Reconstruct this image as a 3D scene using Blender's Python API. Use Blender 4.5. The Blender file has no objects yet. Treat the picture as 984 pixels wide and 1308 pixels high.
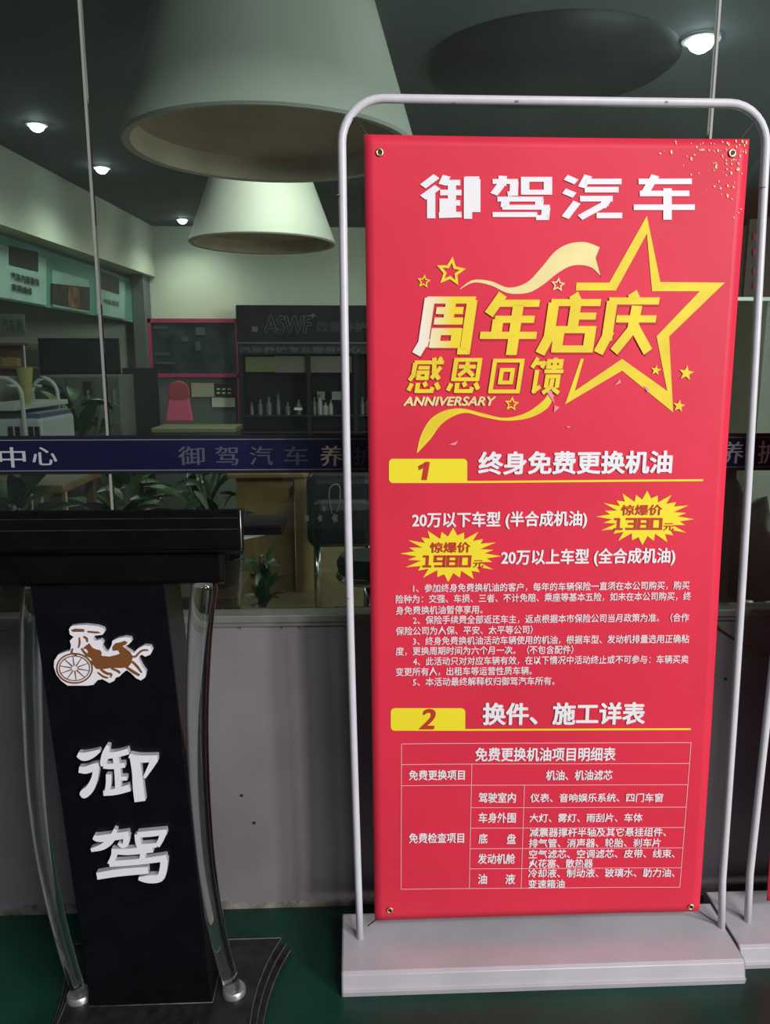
import bpy, bmesh, math, random
from mathutils import Vector, Matrix
random.seed(7)
S = bpy.context.scene
COL = S.collection

# ------------------------------------------------------------------ camera, world, lights
CAM_H, F_PX, CX, CY = 1.45, 1000.0, 492.0, 654.0
PITCH, YAW = math.atan(189/1000), math.radians(2.4)
FWD = Vector((math.sin(YAW)*math.cos(PITCH), math.cos(YAW)*math.cos(PITCH), -math.sin(PITCH)))
RGT = Vector((math.cos(YAW), -math.sin(YAW), 0))
UPV = RGT.cross(FWD)
cam = bpy.data.cameras.new('camera')
co = bpy.data.objects.new('camera', cam); COL.objects.link(co)
co.matrix_world = Matrix.Translation((0, 0, CAM_H)) @ Matrix((RGT, UPV, -FWD)).transposed().to_4x4()
cam.sensor_fit = 'VERTICAL'; cam.sensor_height = 24.0
cam.lens = 24.0*F_PX/1308
cam.clip_start = .05
S.camera = co
S.view_settings.view_transform = 'Standard'
S.view_settings.look = 'None'
S.view_settings.gamma = 1
S.view_settings.use_curve_mapping = False
S.view_settings.exposure = 0.0

W = bpy.data.worlds.new('world'); S.world = W; W.use_nodes = True
W.node_tree.nodes['Background'].inputs['Color'].default_value = (.80, .86, .95, 1)
W.node_tree.nodes['Background'].inputs['Strength'].default_value = .12

def light(name, kind, loc, energy, color=(1, 1, 1), target=None, **kw):
    l = bpy.data.lights.new(name, kind); l.energy = energy; l.color = color
    for k, v in kw.items(): setattr(l, k, v)
    o = bpy.data.objects.new(name, l); COL.objects.link(o); o.location = loc
    if target is not None:
        o.rotation_euler = (Vector(target)-Vector(loc)).to_track_quat('-Z', 'Y').to_euler()
    return o
# daylight through the open front of the workshop, high and to the right behind the viewer
light('daylight_opening', 'AREA', (2.7, -4.0, 5.5), 250, (1, .965, .99), (.4, 1.8, 1.15), shape='RECTANGLE', size=2.4, size_y=1.1)
light('daylight_side', 'AREA', (5.4, -3.9, 2.7), 450, (1, .955, .985), (.4, 1.8, 1.2), shape='RECTANGLE', size=1.2, size_y=1.8)
# shop interior: added ceiling fill without a fitting, deep in the room and above the window head
light('room_fill', 'AREA', (.8, 6.3, 2.95), 28, (.93, 1, .86), (.8, 6.8, 0), shape='RECTANGLE', size=3.0, size_y=3.0)

light('side_fill', 'AREA', (4.2, 4.6, 1.5), 24, (.95, 1, .92), (-.5, 4.6, 2.4), shape='RECTANGLE', size=2.2, size_y=1.4)  # added fill from the right, no window there; brightens shades and ceiling
light('ceiling_fill', 'POINT', (1.5, 4.0, 2.15), 13, (.86, .97, 1), shadow_soft_size=.3)  # added hidden fill that lifts the right of the ceiling, no lamp there
# ------------------------------------------------------------------ pixel ray -> real plane (photogrammetry of the photograph)
def ray(x, y): return FWD + RGT*((x-CX)/F_PX) + UPV*((CY-y)/F_PX)
EYE = Vector((0, 0, CAM_H))
def PY(x, y, Y): d = ray(x, y); return EYE + d*(Y/d.y)
def PZ(x, y, Z): d = ray(x, y); return EYE + d*((Z-CAM_H)/d.z)
def PN(x, y, p, n): d = ray(x, y); return EYE + d*((p-EYE).dot(n)/d.dot(n))

# ------------------------------------------------------------------ materials
def mat(name, color, rough=.5, metal=0, spec=.5, noise=0, nscale=8, bump=0, bscale=60, emit=None, coat=0, trans=0, ior=1.5, dark=None, detail=4):
    m = bpy.data.materials.new(name); m.use_nodes = True
    nt = m.node_tree; b = nt.nodes['Principled BSDF']
    b.inputs['Base Color'].default_value = (*color, 1)
    b.inputs['Roughness'].default_value = rough
    b.inputs['Metallic'].default_value = metal
    b.inputs['Specular IOR Level'].default_value = spec
    b.inputs['Coat Weight'].default_value = coat
    b.inputs['Transmission Weight'].default_value = trans
    b.inputs['IOR'].default_value = ior
    tc = nt.nodes.new('ShaderNodeTexCoord')
    if noise:
        n = nt.nodes.new('ShaderNodeTexNoise'); n.inputs['Scale'].default_value = nscale; n.inputs['Detail'].default_value = detail
        r = nt.nodes.new('ShaderNodeValToRGB')
        dk = dark or tuple(c*(1-noise) for c in color)
        r.color_ramp.elements[0].position = .32; r.color_ramp.elements[0].color = (*dk, 1)
        r.color_ramp.elements[1].position = .66; r.color_ramp.elements[1].color = (*[min(1, c*(1+noise*.35)) for c in color], 1)
        nt.links.new(tc.outputs['Object'], n.inputs['Vector']); nt.links.new(n.outputs['Fac'], r.inputs['Fac'])
        nt.links.new(r.outputs['Color'], b.inputs['Base Color'])
    if bump:
        n2 = nt.nodes.new('ShaderNodeTexNoise'); n2.inputs['Scale'].default_value = bscale
        bp = nt.nodes.new('ShaderNodeBump'); bp.inputs['Strength'].default_value = bump; bp.inputs['Distance'].default_value = .01
        nt.links.new(tc.outputs['Object'], n2.inputs['Vector']); nt.links.new(n2.outputs['Fac'], bp.inputs['Height'])
        nt.links.new(bp.outputs['Normal'], b.inputs['Normal'])
    if emit:
        b.inputs['Emission Color'].default_value = (*emit[0], 1); b.inputs['Emission Strength'].default_value = emit[1]
    return m
def glass_mat(name, tint, haze=.012):
    m = bpy.data.materials.new(name); m.use_nodes = True; nt = m.node_tree; nt.nodes.clear()
    out = nt.nodes.new('ShaderNodeOutputMaterial'); tr = nt.nodes.new('ShaderNodeBsdfTransparent'); tr.inputs[0].default_value = (*tint, 1)
    gl = nt.nodes.new('ShaderNodeBsdfGlossy'); gl.inputs['Roughness'].default_value = .02
    fr = nt.nodes.new('ShaderNodeFresnel'); fr.inputs['IOR'].default_value = 1.5
    mx = nt.nodes.new('ShaderNodeMixShader'); nt.links.new(fr.outputs[0], mx.inputs[0]); nt.links.new(tr.outputs[0], mx.inputs[1]); nt.links.new(gl.outputs[0], mx.inputs[2])
    # pale mottled film: reflected haze put into the glass as colour
    df = nt.nodes.new('ShaderNodeBsdfDiffuse'); df.inputs[0].default_value = (.62, .68, .64, 1)
    tc = nt.nodes.new('ShaderNodeTexCoord'); n = nt.nodes.new('ShaderNodeTexNoise'); n.inputs['Scale'].default_value = 3.2; n.inputs['Detail'].default_value = 6
    mr = nt.nodes.new('ShaderNodeMapRange'); mr.inputs['From Min'].default_value = .35; mr.inputs['From Max'].default_value = .75
    mr.inputs['To Min'].default_value = haze*.4; mr.inputs['To Max'].default_value = haze*2
    nt.links.new(tc.outputs['Object'], n.inputs['Vector']); nt.links.new(n.outputs['Fac'], mr.inputs['Value'])
    m2 = nt.nodes.new('ShaderNodeMixShader'); nt.links.new(mr.outputs[0], m2.inputs[0]); nt.links.new(mx.outputs[0], m2.inputs[1]); nt.links.new(df.outputs[0], m2.inputs[2])
    nt.links.new(m2.outputs[0], out.inputs[0])
    return m

M = {}
M['vinyl'] = mat('red vinyl', (.76, .036, .072), .45, noise=.10, nscale=2.2, spec=.22, bump=.18, bscale=4.5)
M['white_ink'] = mat('white ink', (.88, .86, .86), .5, spec=.3)
M['pale_ink'] = mat('pale pink ink', (.86, .74, .76), .5, spec=.3)
M['yellow_ink'] = mat('yellow ink', (.90, .70, .035), .5, spec=.3, noise=.12, nscale=14)
M['cream_ink'] = mat('cream ink', (.90, .78, .34), .5, spec=.3, noise=.14, nscale=10)
M['flat_yellow'] = mat('flat yellow ink', (.93, .78, .03), .5, spec=.3)
M['red_ink'] = mat('dark red ink', (.55, .045, .03), .5, spec=.3)
M['shade_ink'] = mat('deep red ink', (.60, .02, .05), .5, spec=.3)
M['shard_ink'] = mat('pink ink', (.86, .30, .36), .5, spec=.3)
M['pipe'] = mat('white powder coated tube', (.66, .65, .68), .32, noise=.06, nscale=30)
M['base_paint'] = mat('grey white painted metal', (.50, .49, .51), .26, noise=.10, nscale=7, spec=.5)
M['base_end'] = mat('grey end cap', (.22, .22, .23), .5)
M['brass'] = mat('brass eyelet', (.75, .58, .30), .3, 1)
M['cord'] = mat('black elastic cord', (.03, .03, .03), .6)
M['rubber'] = mat('white rubber', (.6, .6, .6), .5)
M['lacquer'] = mat('black lacquer', (.0045, .0045, .006), .30, spec=.22, noise=.3, nscale=20)
M['lacquer_top'] = mat('black lacquer top', (.004, .0035, .004), .42, spec=.12, noise=.3, nscale=20)
M['lectern_base'] = mat('dark grey laminate', (.022, .023, .025), .40, noise=.5, nscale=35, spec=.4)
M['edge_line'] = mat('worn pale edge', (.12, .12, .12), .5, noise=.5, nscale=40)  # thin pale lines along the board edges and panel foot
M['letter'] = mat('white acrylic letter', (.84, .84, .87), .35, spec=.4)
M['letter_side'] = mat('shaded white acrylic edge', (.50, .50, .52), .5, spec=.4)  # shade on the letter sides put into a greyer copy of the white
M['brown'] = mat('brown vinyl', (.20, .075, .022), .4, spec=.3)
M['acrylic'] = mat('clear acrylic', (.95, .97, .96), .02, trans=1, ior=1.45)
M['silver'] = mat('silver alloy', (.55, .56, .56), .35, .8)
M['sill'] = mat('grey metal sill', (.19, .19, .165), .45, .2, noise=.18, nscale=12)
M['plaster'] = mat('grey plaster', (.185, .174, .184), .75, noise=.22, nscale=2.6, bump=.12, bscale=22, detail=8)
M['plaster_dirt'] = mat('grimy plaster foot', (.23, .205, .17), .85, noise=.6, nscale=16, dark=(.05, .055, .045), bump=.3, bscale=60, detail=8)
M['green_floor'] = mat('green epoxy floor', (.006, .050, .032), .34, noise=.55, nscale=2.3, spec=.4, bump=.08, bscale=12, detail=8)
M['joint'] = mat('silicone joint', (.26, .27, .24), .4)
M['navy'] = mat('navy film', (.008, .009, .045), .35, noise=.5, nscale=1.3, spec=.4)  # broad tone noise stands in for reflections on the strip
M['navy_border'] = mat('black film', (.008, .008, .014), .4)
M['film_line'] = mat('pale film line', (.16, .17, .20), .4)
M['film_text'] = mat('pale film lettering', (.38, .41, .43), .4)
M['film_text_dim'] = mat('dim film lettering', (.06, .068, .095), .4)  # reflections over the middle letters put into a dimmer colour
M['film_text_gold'] = mat('yellowish film lettering', (.40, .36, .22), .4)  # one strip character yellower and brighter than its neighbours
M['glass'] = glass_mat('window glass', (.86, .92, .88), .005)
M['frame_brown'] = mat('brown window frame', (.10, .085, .07), .5, noise=.2)
M['ceiling'] = mat('dark grey ceiling paint', (.105, .125, .13), .8, noise=.15, nscale=2)
M['in_wall'] = mat('cream interior wall', (.62, .66, .55), .8, noise=.06, nscale=1.5)
M['in_grey'] = mat('grey interior wall', (.15, .17, .16), .8, noise=.1)
M['in_floor'] = mat('tan tiled floor', (.24, .175, .09), .35, noise=.25, nscale=3)
M['shade'] = mat('white lamp shade', (.60, .62, .56), .7, noise=.05, nscale=4)
M['shade_in'] = mat('shade lining', (.62, .52, .38), .7, noise=.15, nscale=5)
M['dark'] = mat('near black', (.012, .012, .014), .6)
M['char'] = mat('charcoal board', (.020, .023, .025), .5, noise=.3, nscale=6)
M['lamp'] = mat('downlight lens', (1, 1, 1), .4, emit=((.78, .92, 1), 26))
M['lamp_ring'] = mat('downlight ring', (.5, .5, .5), .4)
M['teal'] = mat('teal panel', (.12, .30, .24), .5, noise=.2, nscale=3)
M['teal_light'] = mat('pale teal print', (.33, .50, .44), .5, noise=.12, nscale=5)
M['photo_dark'] = mat('dark photo print', (.022, .022, .022), .5, noise=.85, nscale=14, detail=2)
M['photo_warm'] = mat('warm photo print', (.22, .09, .05), .5, noise=.8, nscale=10, detail=2)
M['ink_black'] = mat('black ink', (.03, .05, .05), .5)
M['pink'] = mat('pink painted frame', (.50, .055, .13), .5, noise=.2)
M['board_green'] = mat('dark notice board', (.035, .055, .055), .4, noise=.7, nscale=4, detail=6)
M['paper'] = mat('white paper', (.72, .72, .62), .6)
M['tan_paper'] = mat('tan paper', (.55, .50, .36), .6)
M['red_plastic'] = mat('red chair', (.42, .07, .08), .5, noise=.2)
M['pink_cushion'] = mat('pink cushion', (.62, .10, .19), .6)
M['wood'] = mat('golden wood', (.34, .215, .08), .45, noise=.3, nscale=4, detail=6)
M['wood_dark'] = mat('brown wood', (.16, .095, .045), .5, noise=.3, nscale=6)
M['leaf'] = mat('dark green leaf', (.020, .075, .024), .35, noise=.4, nscale=20)
M['leaf_light'] = mat('light green leaf', (.06, .14, .025), .4, noise=.4, nscale=20)
M['stem'] = mat('plant stem', (.06, .10, .03), .6)
M['pot'] = mat('dark pot', (.05, .045, .04), .5, noise=.3)
M['soil'] = mat('soil', (.03, .022, .015), .9)
M['rack_white'] = mat('white metal tube', (.62, .66, .62), .35)
M['box_white'] = mat('pale plastic', (.58, .64, .66), .4)
M['box_blue'] = mat('blue grey plastic', (.10, .15, .24), .5)
M['yellow_pot'] = mat('straw yellow paper', (.52, .48, .16), .6, noise=.2)
M['cab_grey'] = mat('grey cabinet', (.09, .10, .09), .5, noise=.15)
M['cab_black'] = mat('black cabinet', (.010, .009, .010), .6, noise=.3, spec=.25)
M['beige'] = mat('beige panel', (.17, .15, .12), .5)
M['olive'] = mat('olive panel', (.15, .16, .07), .5)
M['outline'] = mat('grey outline lettering', (.11, .115, .11), .5)
M['bottle'] = mat('grey bottle', (.11, .105, .10), .3)
M['bottle_light'] = mat('pale bottle', (.30, .29, .27), .3)
M['chrome'] = mat('chrome', (.75, .75, .75), .15, 1)
M['black_vinyl'] = mat('black leather', (.018, .018, .02), .4, noise=.3)

# ------------------------------------------------------------------ builders
def link(name, me, m=None, parent=None):
    o = bpy.data.objects.new(name, me); COL.objects.link(o)
    if m is not None and me is not None: me.materials.append(M[m] if isinstance(m, str) else m)
    if parent is not None: o.parent = parent; o.matrix_parent_inverse = parent.matrix_world.inverted() if False else Matrix()
    return o
def mesh_from(name, V, Fc, m, parent=None, smooth=False):
    off = parent_off(parent)
    me = bpy.data.meshes.new(name); me.from_pydata([tuple(Vector(v)-off) for v in V], [], Fc); me.update()
    if smooth:
        for p in me.polygons: p.use_smooth = True
    return link(name, me, m, parent)
def parent_off(p):
    v = Vector((0, 0, 0))
    while p is not None: v += p.location; p = p.parent
    return v
def thing(name, label, cat, loc=(0, 0, 0), group=None):
    o = bpy.data.objects.new(name, None); COL.objects.link(o); o.location = loc; o.empty_display_size = .05
    o['label'] = label; o['category'] = cat
    if group: o['group'] = group
    return o
def tag(o, label, cat, group=None):
    o['label'] = label; o['category'] = cat
    if group: o['group'] = group
    return o
def struct(o): o['kind'] = 'structure'; return o
def box_v(a, b):
    (x0, y0, z0), (x1, y1, z1) = a, b
    V = [(x0, y0, z0), (x1, y0, z0), (x1, y1, z0), (x0, y1, z0), (x0, y0, z1), (x1, y0, z1), (x1, y1, z1), (x0, y1, z1)]
    Fc = [(0, 3, 2, 1), (4, 5, 6, 7), (0, 1, 5, 4), (1, 2, 6, 5), (2, 3, 7, 6), (3, 0, 4, 7)]
    return V, Fc
def bevel_me(o, w, seg=2):
    md = o.modifiers.new('bevel', 'BEVEL'); md.width = w; md.segments = seg; md.limit_method = 'ANGLE'; md.angle_limit = math.radians(40)
    return o
def box(name, a, b, m, parent=None, bev=0):
    V, Fc = box_v(a, b); o = mesh_from(name, V, Fc, m, parent)
    if bev: bevel_me(o, bev)
    return o
def boxes(name, L, m, parent=None, bev=0):
    V, Fc = [], []
    for a, b in L:
        v, f = box_v(a, b); k = len(V); V += v; Fc += [tuple(i+k for i in q) for q in f]
    o = mesh_from(name, V, Fc, m, parent)
    if bev: bevel_me(o, bev)
    return o
def tube_data(pts, r, n=12, caps=True):
    pts = [Vector(p) for p in pts]; V, Fc = [], []
    rr = r if isinstance(r, (list, tuple)) else [r]*len(pts)
    up = None
    for i, p in enumerate(pts):
        t = (pts[min(i+1, len(pts)-1)] - pts[max(i-1, 0)]).normalized()
        if up is None:
            up = Vector((0, 1, 0)) if abs(t.y) < .9 else Vector((1, 0, 0))
        s = t.cross(up).normalized(); up = s.cross(t).normalized()
        for k in range(n):
            a = 2*math.pi*k/n; V.append(p + (s*math.cos(a)+up*math.sin(a))*rr[i])
    for i in range(len(pts)-1):
        for k in range(n):
            a, b = i*n+k, i*n+(k+1) % n; Fc.append((a, b, b+n, a+n))
    if caps: Fc.append(tuple(range(n))[::-1]); Fc.append(tuple(range((len(pts)-1)*n, len(pts)*n)))
    return V, Fc
def tube(name, pts, r, m, parent=None, n=12):
    V, Fc = tube_data(pts, r, n); o = mesh_from(name, V, Fc, m, parent, True)
    fix_normals(o); return o
def fix_normals(o):
    bm = bmesh.new(); bm.from_mesh(o.data); bmesh.ops.recalc_face_normals(bm, faces=bm.faces); bm.to_mesh(o.data); bm.free()
def lathe(name, prof, c, m, parent=None, n=48, smooth=True):
    """prof: (radius, z) pairs, a closed or open profile turned about the vertical axis through c"""
    V, Fc = [], []
    for (r, z) in prof:
        for k in range(n):
            a = 2*math.pi*k/n; V.append((c[0]+r*math.cos(a), c[1]+r*math.sin(a), c[2]+z))
    for i in range(len(prof)-1):
        for k in range(n):
            a, b = i*n+k, i*n+(k+1) % n; Fc.append((a, b, b+n, a+n))
    o = mesh_from(name, V, Fc, m, parent, smooth)
    bm = bmesh.new(); bm.from_mesh(o.data); bmesh.ops.remove_doubles(bm, verts=bm.verts, dist=1e-5); bmesh.ops.recalc_face_normals(bm, faces=bm.faces); bm.to_mesh(o.data); bm.free()
    if smooth:
        md = o.modifiers.new('es', 'EDGE_SPLIT'); md.split_angle = math.radians(40)
    return o
def smooth_path(P, k=6):
    """Catmull-Rom through 2D or 3D points"""
    P = [Vector(p) for p in P]; out = []
    for i in range(len(P)-1):
        p0, p1, p2, p3 = P[max(i-1, 0)], P[i], P[i+1], P[min(i+2, len(P)-1)]
        for j in range(k):
            t = j/k
            out.append(.5*((2*p1)+(p2-p0)*t+(2*p0-5*p1+4*p2-p3)*t*t+(3*p1-p0-3*p2+p3)*t**3))
    out.append(P[-1]); return out
def tri_poly(pts):
    from mathutils.geometry import tessellate_polygon
    return tessellate_polygon([[Vector((p[0], p[1], 0)) for p in pts]])

# glyph outlines from Blender's own built-in font -> flat 2D triangles, x right, y up
def glyph_tris(text, res=3, shear=0):
    c = bpy.data.curves.new('g', 'FONT'); c.body = text; c.size = 1; c.resolution_u = res; c.shear = shear
    o = bpy.data.objects.new('g', c); COL.objects.link(o)
    dg = bpy.context.evaluated_depsgraph_get(); e = o.evaluated_get(dg); me = e.to_mesh()
    V = [(v.co.x, v.co.y) for v in me.vertices]; Fc = [tuple(p.vertices) for p in me.polygons]
    e.to_mesh_clear(); bpy.data.objects.remove(o); bpy.data.curves.remove(c)
    return V, Fc

# blocky hand-cut characters, drawn as strokes on a 100 x 100 grid (x right, y down)
def bx4(x0, y0, x1, y1): return [[(x0, y0), (x1, y0), (x1, y1), (x0, y1), (x0, y0)]]
HEART = [[(10, 72), (2, 92)], [(28, 70), (28, 93), (72, 93), (74, 82)], [(46, 68), (54, 80)], [(82, 70), (94, 88)]]
GL = {
 '御': [[(26, 2), (3, 26)], [(28, 27), (3, 52)], [(17, 42), (17, 100)], [(43, 1), (36, 22)], [(38, 17), (66, 17)], [(32, 40), (68, 40)], [(52, 17), (52, 92)],
        [(52, 64), (66, 64)], [(38, 54), (38, 93)], [(30, 93), (68, 91)], [(74, 9), (98, 9)], [(79, 4), (79, 101)], [(93, 9), (93, 79), (84, 79)]],
 '驾': [[(2, 14), (44, 14)], [(38, 14), (37, 42), (27, 43)], [(19, 1), (18, 18), (4, 44)], *bx4(56, 9, 94, 39), [(10, 55), (86, 55)], [(24, 55), (22, 74)],
        [(18, 74), (97, 74)], [(80, 55), (79, 74)], [(91, 74), (89, 98), (74, 98)], [(2, 91), (76, 91)]],
 '汽': [[(4, 4), (22, 15)], [(1, 36), (19, 46)], [(3, 98), (23, 62)], [(42, 0), (31, 28)], [(36, 14), (98, 14)], [(36, 33), (93, 33)], [(28, 54), (83, 54)],
        [(76, 54), (68, 68), (28, 98)], [(56, 93), (99, 93)]],
 '车': [[(8, 14), (96, 14)], [(36, 0), (18, 42)], [(10, 42), (92, 42)], [(56, 30), (56, 103)], [(0, 74), (101, 74)]],
 '周': [[(13, 4), (13, 80), (3, 101)], [(8, 8), (98, 8)], [(92, 8), (92, 95), (78, 95)], [(28, 26), (78, 26)], [(53, 12), (53, 45)], [(27, 44), (80, 44)], *bx4(34, 62, 72, 84)],
 '年': [[(30, 0), (10, 34)], [(22, 15), (97, 15)], [(22, 42), (92, 42)], [(28, 42), (28, 68)], [(0, 69), (100, 69)], [(60, 15), (60, 102)]],
 '店': [[(48, 0), (56, 12)], [(10, 14), (99, 14)], [(15, 14), (15, 72), (3, 101)], [(55, 20), (55, 58)], [(55, 37), (94, 37)], *bx4(32, 60, 88, 93)],
 '庆': [[(48, 0), (56, 12)], [(8, 14), (99, 14)], [(14, 14), (14, 72), (2, 101)], [(26, 44), (98, 44)], [(60, 22), (58, 60), (30, 99)], [(60, 56), (92, 99)]],
 '感': [[(11, 14), (10, 48), (1, 64)], [(8, 13), (97, 13)], [(22, 28), (56, 28)], *bx4(26, 41, 51, 57), [(66, 0), (72, 40), (90, 60)], [(90, 26), (66, 58)], [(80, 0), (90, 8)], *HEART],
 '恩': [*bx4(14, 6, 86, 60), [(24, 25), (76, 25)], [(50, 12), (48, 34), (27, 51)], [(52, 34), (73, 51)], *HEART],
 '回': [*bx4(7, 8, 93, 94), *bx4(33, 34, 67, 69)],
 '1': [[(12, 9), (56, 9)], [(52, 2), (52, 100)], [(14, 94), (92, 94)]],
 '3': [[(4, 9), (90, 9), (90, 93), (4, 93)], [(26, 50), (90, 50)]],
 '8': [[(10, 9), (90, 9), (90, 93), (10, 93), (10, 9)], [(12, 50), (88, 50)]],
 '0': [[(10, 9), (90, 9), (90, 93), (10, 93), (10, 9)]],
 '9': [[(90, 50), (10, 50), (10, 9), (90, 9), (90, 93), (6, 93)]],
 'one': [[(8, 34), (64, 8)], [(58, 0), (58, 100)]],
 '馈': [[(16, 0), (2, 28)], [(13, 15), (38, 15), (31, 28)], [(19, 34), (19, 93), (36, 80)], *bx4(52, 9, 90, 26), [(71, 0), (71, 36)], [(42, 38), (101, 38)],
        [(54, 84), (54, 52), (88, 52), (88, 84)], [(71, 58), (69, 82), (46, 99)], [(76, 86), (97, 99)]],
}
def stroke_quads(polys, wv, wh):
    """each stroke segment as a strip; width depends on its direction (vertical strokes wv, horizontal wh)"""
    V, Fc = [], []
    for pl in polys:
        P = [Vector(p) for p in pl]
        for i in range(len(P)-1):
            a, b = P[i], P[i+1]; d = (b-a); L = d.length; d /= L
            w = math.hypot(d.y*wv, d.x*wh)/2
            nrm = Vector((-d.y, d.x))*w
            closed = (P[0]-P[-1]).length < .1; m_ = len(P)-1
            def hw(q): e = (P[(q % m_)+1]-P[q % m_]).normalized(); return math.hypot(e.y*wv, e.x*wh)/2
            ea = d*(hw(i-1)*.92 if i > 0 or closed else 0); eb = d*(hw(i+1)*.92 if i < m_-1 or closed else 0)
            a2, b2 = a-ea, b+eb
            n = max(1, int(L/25))
            k = len(V)
            for j in range(n+1):
                p = a2.lerp(b2, j/n); V += [p+nrm, p-nrm]
            for j in range(n): Fc.append((k+2*j, k+2*j+1, k+2*j+3, k+2*j+2))
    return V, Fc

# ------------------------------------------------------------------ SETTING: exterior
WY = 1.90                                                           # outer face of the shop front
o = struct(box('floor', (-4, -3.0, -.05), (4.5, WY+.02, 0), 'green_floor'))
# low wall under the window
lw = struct(box('wall_front', (-4, WY, 0), (4.5, WY+.05, .80), 'plaster'))
# grimy foot of the wall: ragged strip where paint meets floor
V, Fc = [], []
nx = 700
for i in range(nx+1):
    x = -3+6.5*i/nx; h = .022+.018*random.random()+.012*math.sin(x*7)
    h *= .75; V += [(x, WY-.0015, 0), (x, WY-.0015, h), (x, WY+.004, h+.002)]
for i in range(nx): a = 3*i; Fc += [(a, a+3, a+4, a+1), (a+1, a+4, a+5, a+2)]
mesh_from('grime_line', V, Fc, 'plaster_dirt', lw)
# sill profile: upper lip and lower rail
boxes('window_sill', [((-4, WY-.008, .800), (4.5, WY+.05, .812)), ((-4, WY-.014, .812), (4.5, WY+.05, .832))], 'sill', lw, .003)
# screws on the sill rail
for (x, y) in [(308, 801), (385, 803), (362, 802)]:
    p = PY(x, y, WY-.012); box('screw', (p.x-.002, WY-.010, .7975), (p.x+.002, WY-.0005, .7995), 'silver', lw)
# the wall's piping bracket and cable at right
tube('cable', [PY(917, 800, WY-.005), PY(940, 815, WY-.006), PY(975, 836, WY-.005), (1.12, WY-.005, .70)], .0035, 'wood_dark', lw, 6)
for (x, y) in [(309, 1016), (325, 1051), (940, 828), (927, 867)]:
    p = PY(x, y, WY-.001); box('wall_speck', (p.x-.003, WY-.003, p.z-.003), (p.x+.003, WY+.001, p.z+.003), 'dark', lw)

# shop window: three panes, clear joints, navy film strip with lettering
win = bpy.data.objects.new('window_1', None); COL.objects.link(win); win['kind'] = 'structure'; win.location = (0, WY+.03, .836)
GY = WY+.03
J1, J2 = PY(122, 320, GY).x, PY(916, 60, GY).x
HEAD = 3.1
for a, b in [(-4, J1-.004), (J1+.004, J2-.004), (J2+.004, 4.5)]:
    box('pane', (a, GY, .836), (b, GY+.010, HEAD), 'glass', win)
for j in (J1, J2):
    box('silicone_joint', (j-.0028, GY-.002, .836), (j+.0028, GY+.012, HEAD), 'joint', win)
zt, zb = PY(200, 556, GY).z, PY(200, 605, GY).z
for a, b in [(-4, PY(500, 580, GY).x+1.6)]:
    box('navy_strip', (a, GY-.0022, zb+.008), (b, GY-.0010, zt-.008), 'navy', win)
    for z in (zt-.008, zb):
        box('strip_border', (a, GY-.0022, z), (b, GY-.0010, z+.008), 'navy_border', win)
    for z in (zt-.0105, zb+.009):
        box('strip_line', (a, GY-.0030, z-.0010), (b, GY-.0023, z+.0010), 'film_line', win)
def film_char(ch, x0, y0, x1, y1, m):
    """one printed character cut to fit the box on the glass"""
    Vg, Fg = glyph_tris(ch, 4)
    xs = [v[0] for v in Vg]; ys = [v[1] for v in Vg]
    a, b = PY(x0, y1, GY), PY(x1, y0, GY)
    V, Fc = [], []
    for dx, dz in [(0, 0), (.0009, 0), (-.0009, 0)]:
        k = len(V)
        for v in Vg: V.append((a.x+(v[0]-min(xs))/(max(xs)-min(xs))*(b.x-a.x)+dx, GY-.0034, a.z+(v[1]-min(ys))/(max(ys)-min(ys))*(b.z-a.z)+dz))
        for q in range(k, len(V)): V[q] = (V[q][0], V[q][1]-.00012*(k//len(Vg)), V[q][2])
        Fc += [tuple(i+k for i in f) for f in Fg]
    return mesh_from('strip_lettering', V, Fc, m, win)
for ch, x0, y0, x1, y1, m in [('中', 1, 571, 32, 597, 'film_text'), ('心', 43, 571, 72, 594, 'film_text'), ('御', 229, 570, 261, 594, 'film_text_dim'),
                              ('驾', 276, 570, 304, 594, 'film_text_dim'), ('汽', 320, 570, 348, 594, 'film_text_dim'), ('车', 364, 570, 393, 594, 'film_text_dim'),
                              ('养', 410, 569, 437, 595, 'film_text_gold'), ('护', 452, 570, 478, 594, 'film_text_dim'),
                              ('养', 922, 564, 950, 592, 'film_text'), ('护', 967, 563, 994, 592, 'film_text')]:
    film_char(ch, x0, y0, x1, y1, m)
# masonry above and beside the window, outside the frame
struct(box('wall_above_window', (-4, WY, HEAD), (4.5, WY+.16, 3.4), 'plaster'))

# ------------------------------------------------------------------ SETTING: interior
CZ, BY = 3.0, 9.5
struct(box('floor_interior', (-4.5, WY+.02, -.05), (4.5, BY, 0), 'in_floor'))
struct(box('ceiling', (-4.5, WY+.05, CZ), (4.5, BY+.1, CZ+.08), 'ceiling'))
struct(box('wall_back', (-4.5, BY, 0), (4.5, BY+.1, CZ), 'in_wall'))
struct(box('wall_right', (4.5, WY+.16, 0), (4.6, BY, CZ), 'in_wall'))
# left: deep soffit over a recess, running slightly outwards towards the street
def lx(y): return -2.262-.075*(BY-y)
V = [(lx(2.2), 2.2, 2.44), (lx(BY), BY, 2.44), (lx(BY), BY, CZ), (lx(2.2), 2.2, CZ), (-4.5, 2.2, 2.44), (-4.5, BY, 2.44), (-4.5, BY, CZ), (-4.5, 2.2, CZ)]
struct(mesh_from('wall_left_soffit', V, [(0, 1, 2, 3), (4, 7, 6, 5), (0, 4, 5, 1), (3, 2, 6, 7), (0, 3, 7, 4), (1, 5, 6, 2)], 'in_wall'))
struct(box('wall_left', (-4.5, WY+.16, 0), (-4.4, BY, 2.44), 'in_grey'))
# square column end where the recess meets the back wall
struct(box('trim_1', (-2.46, 9.2, 0), (-2.33, BY, 2.44), 'in_grey'))

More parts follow.
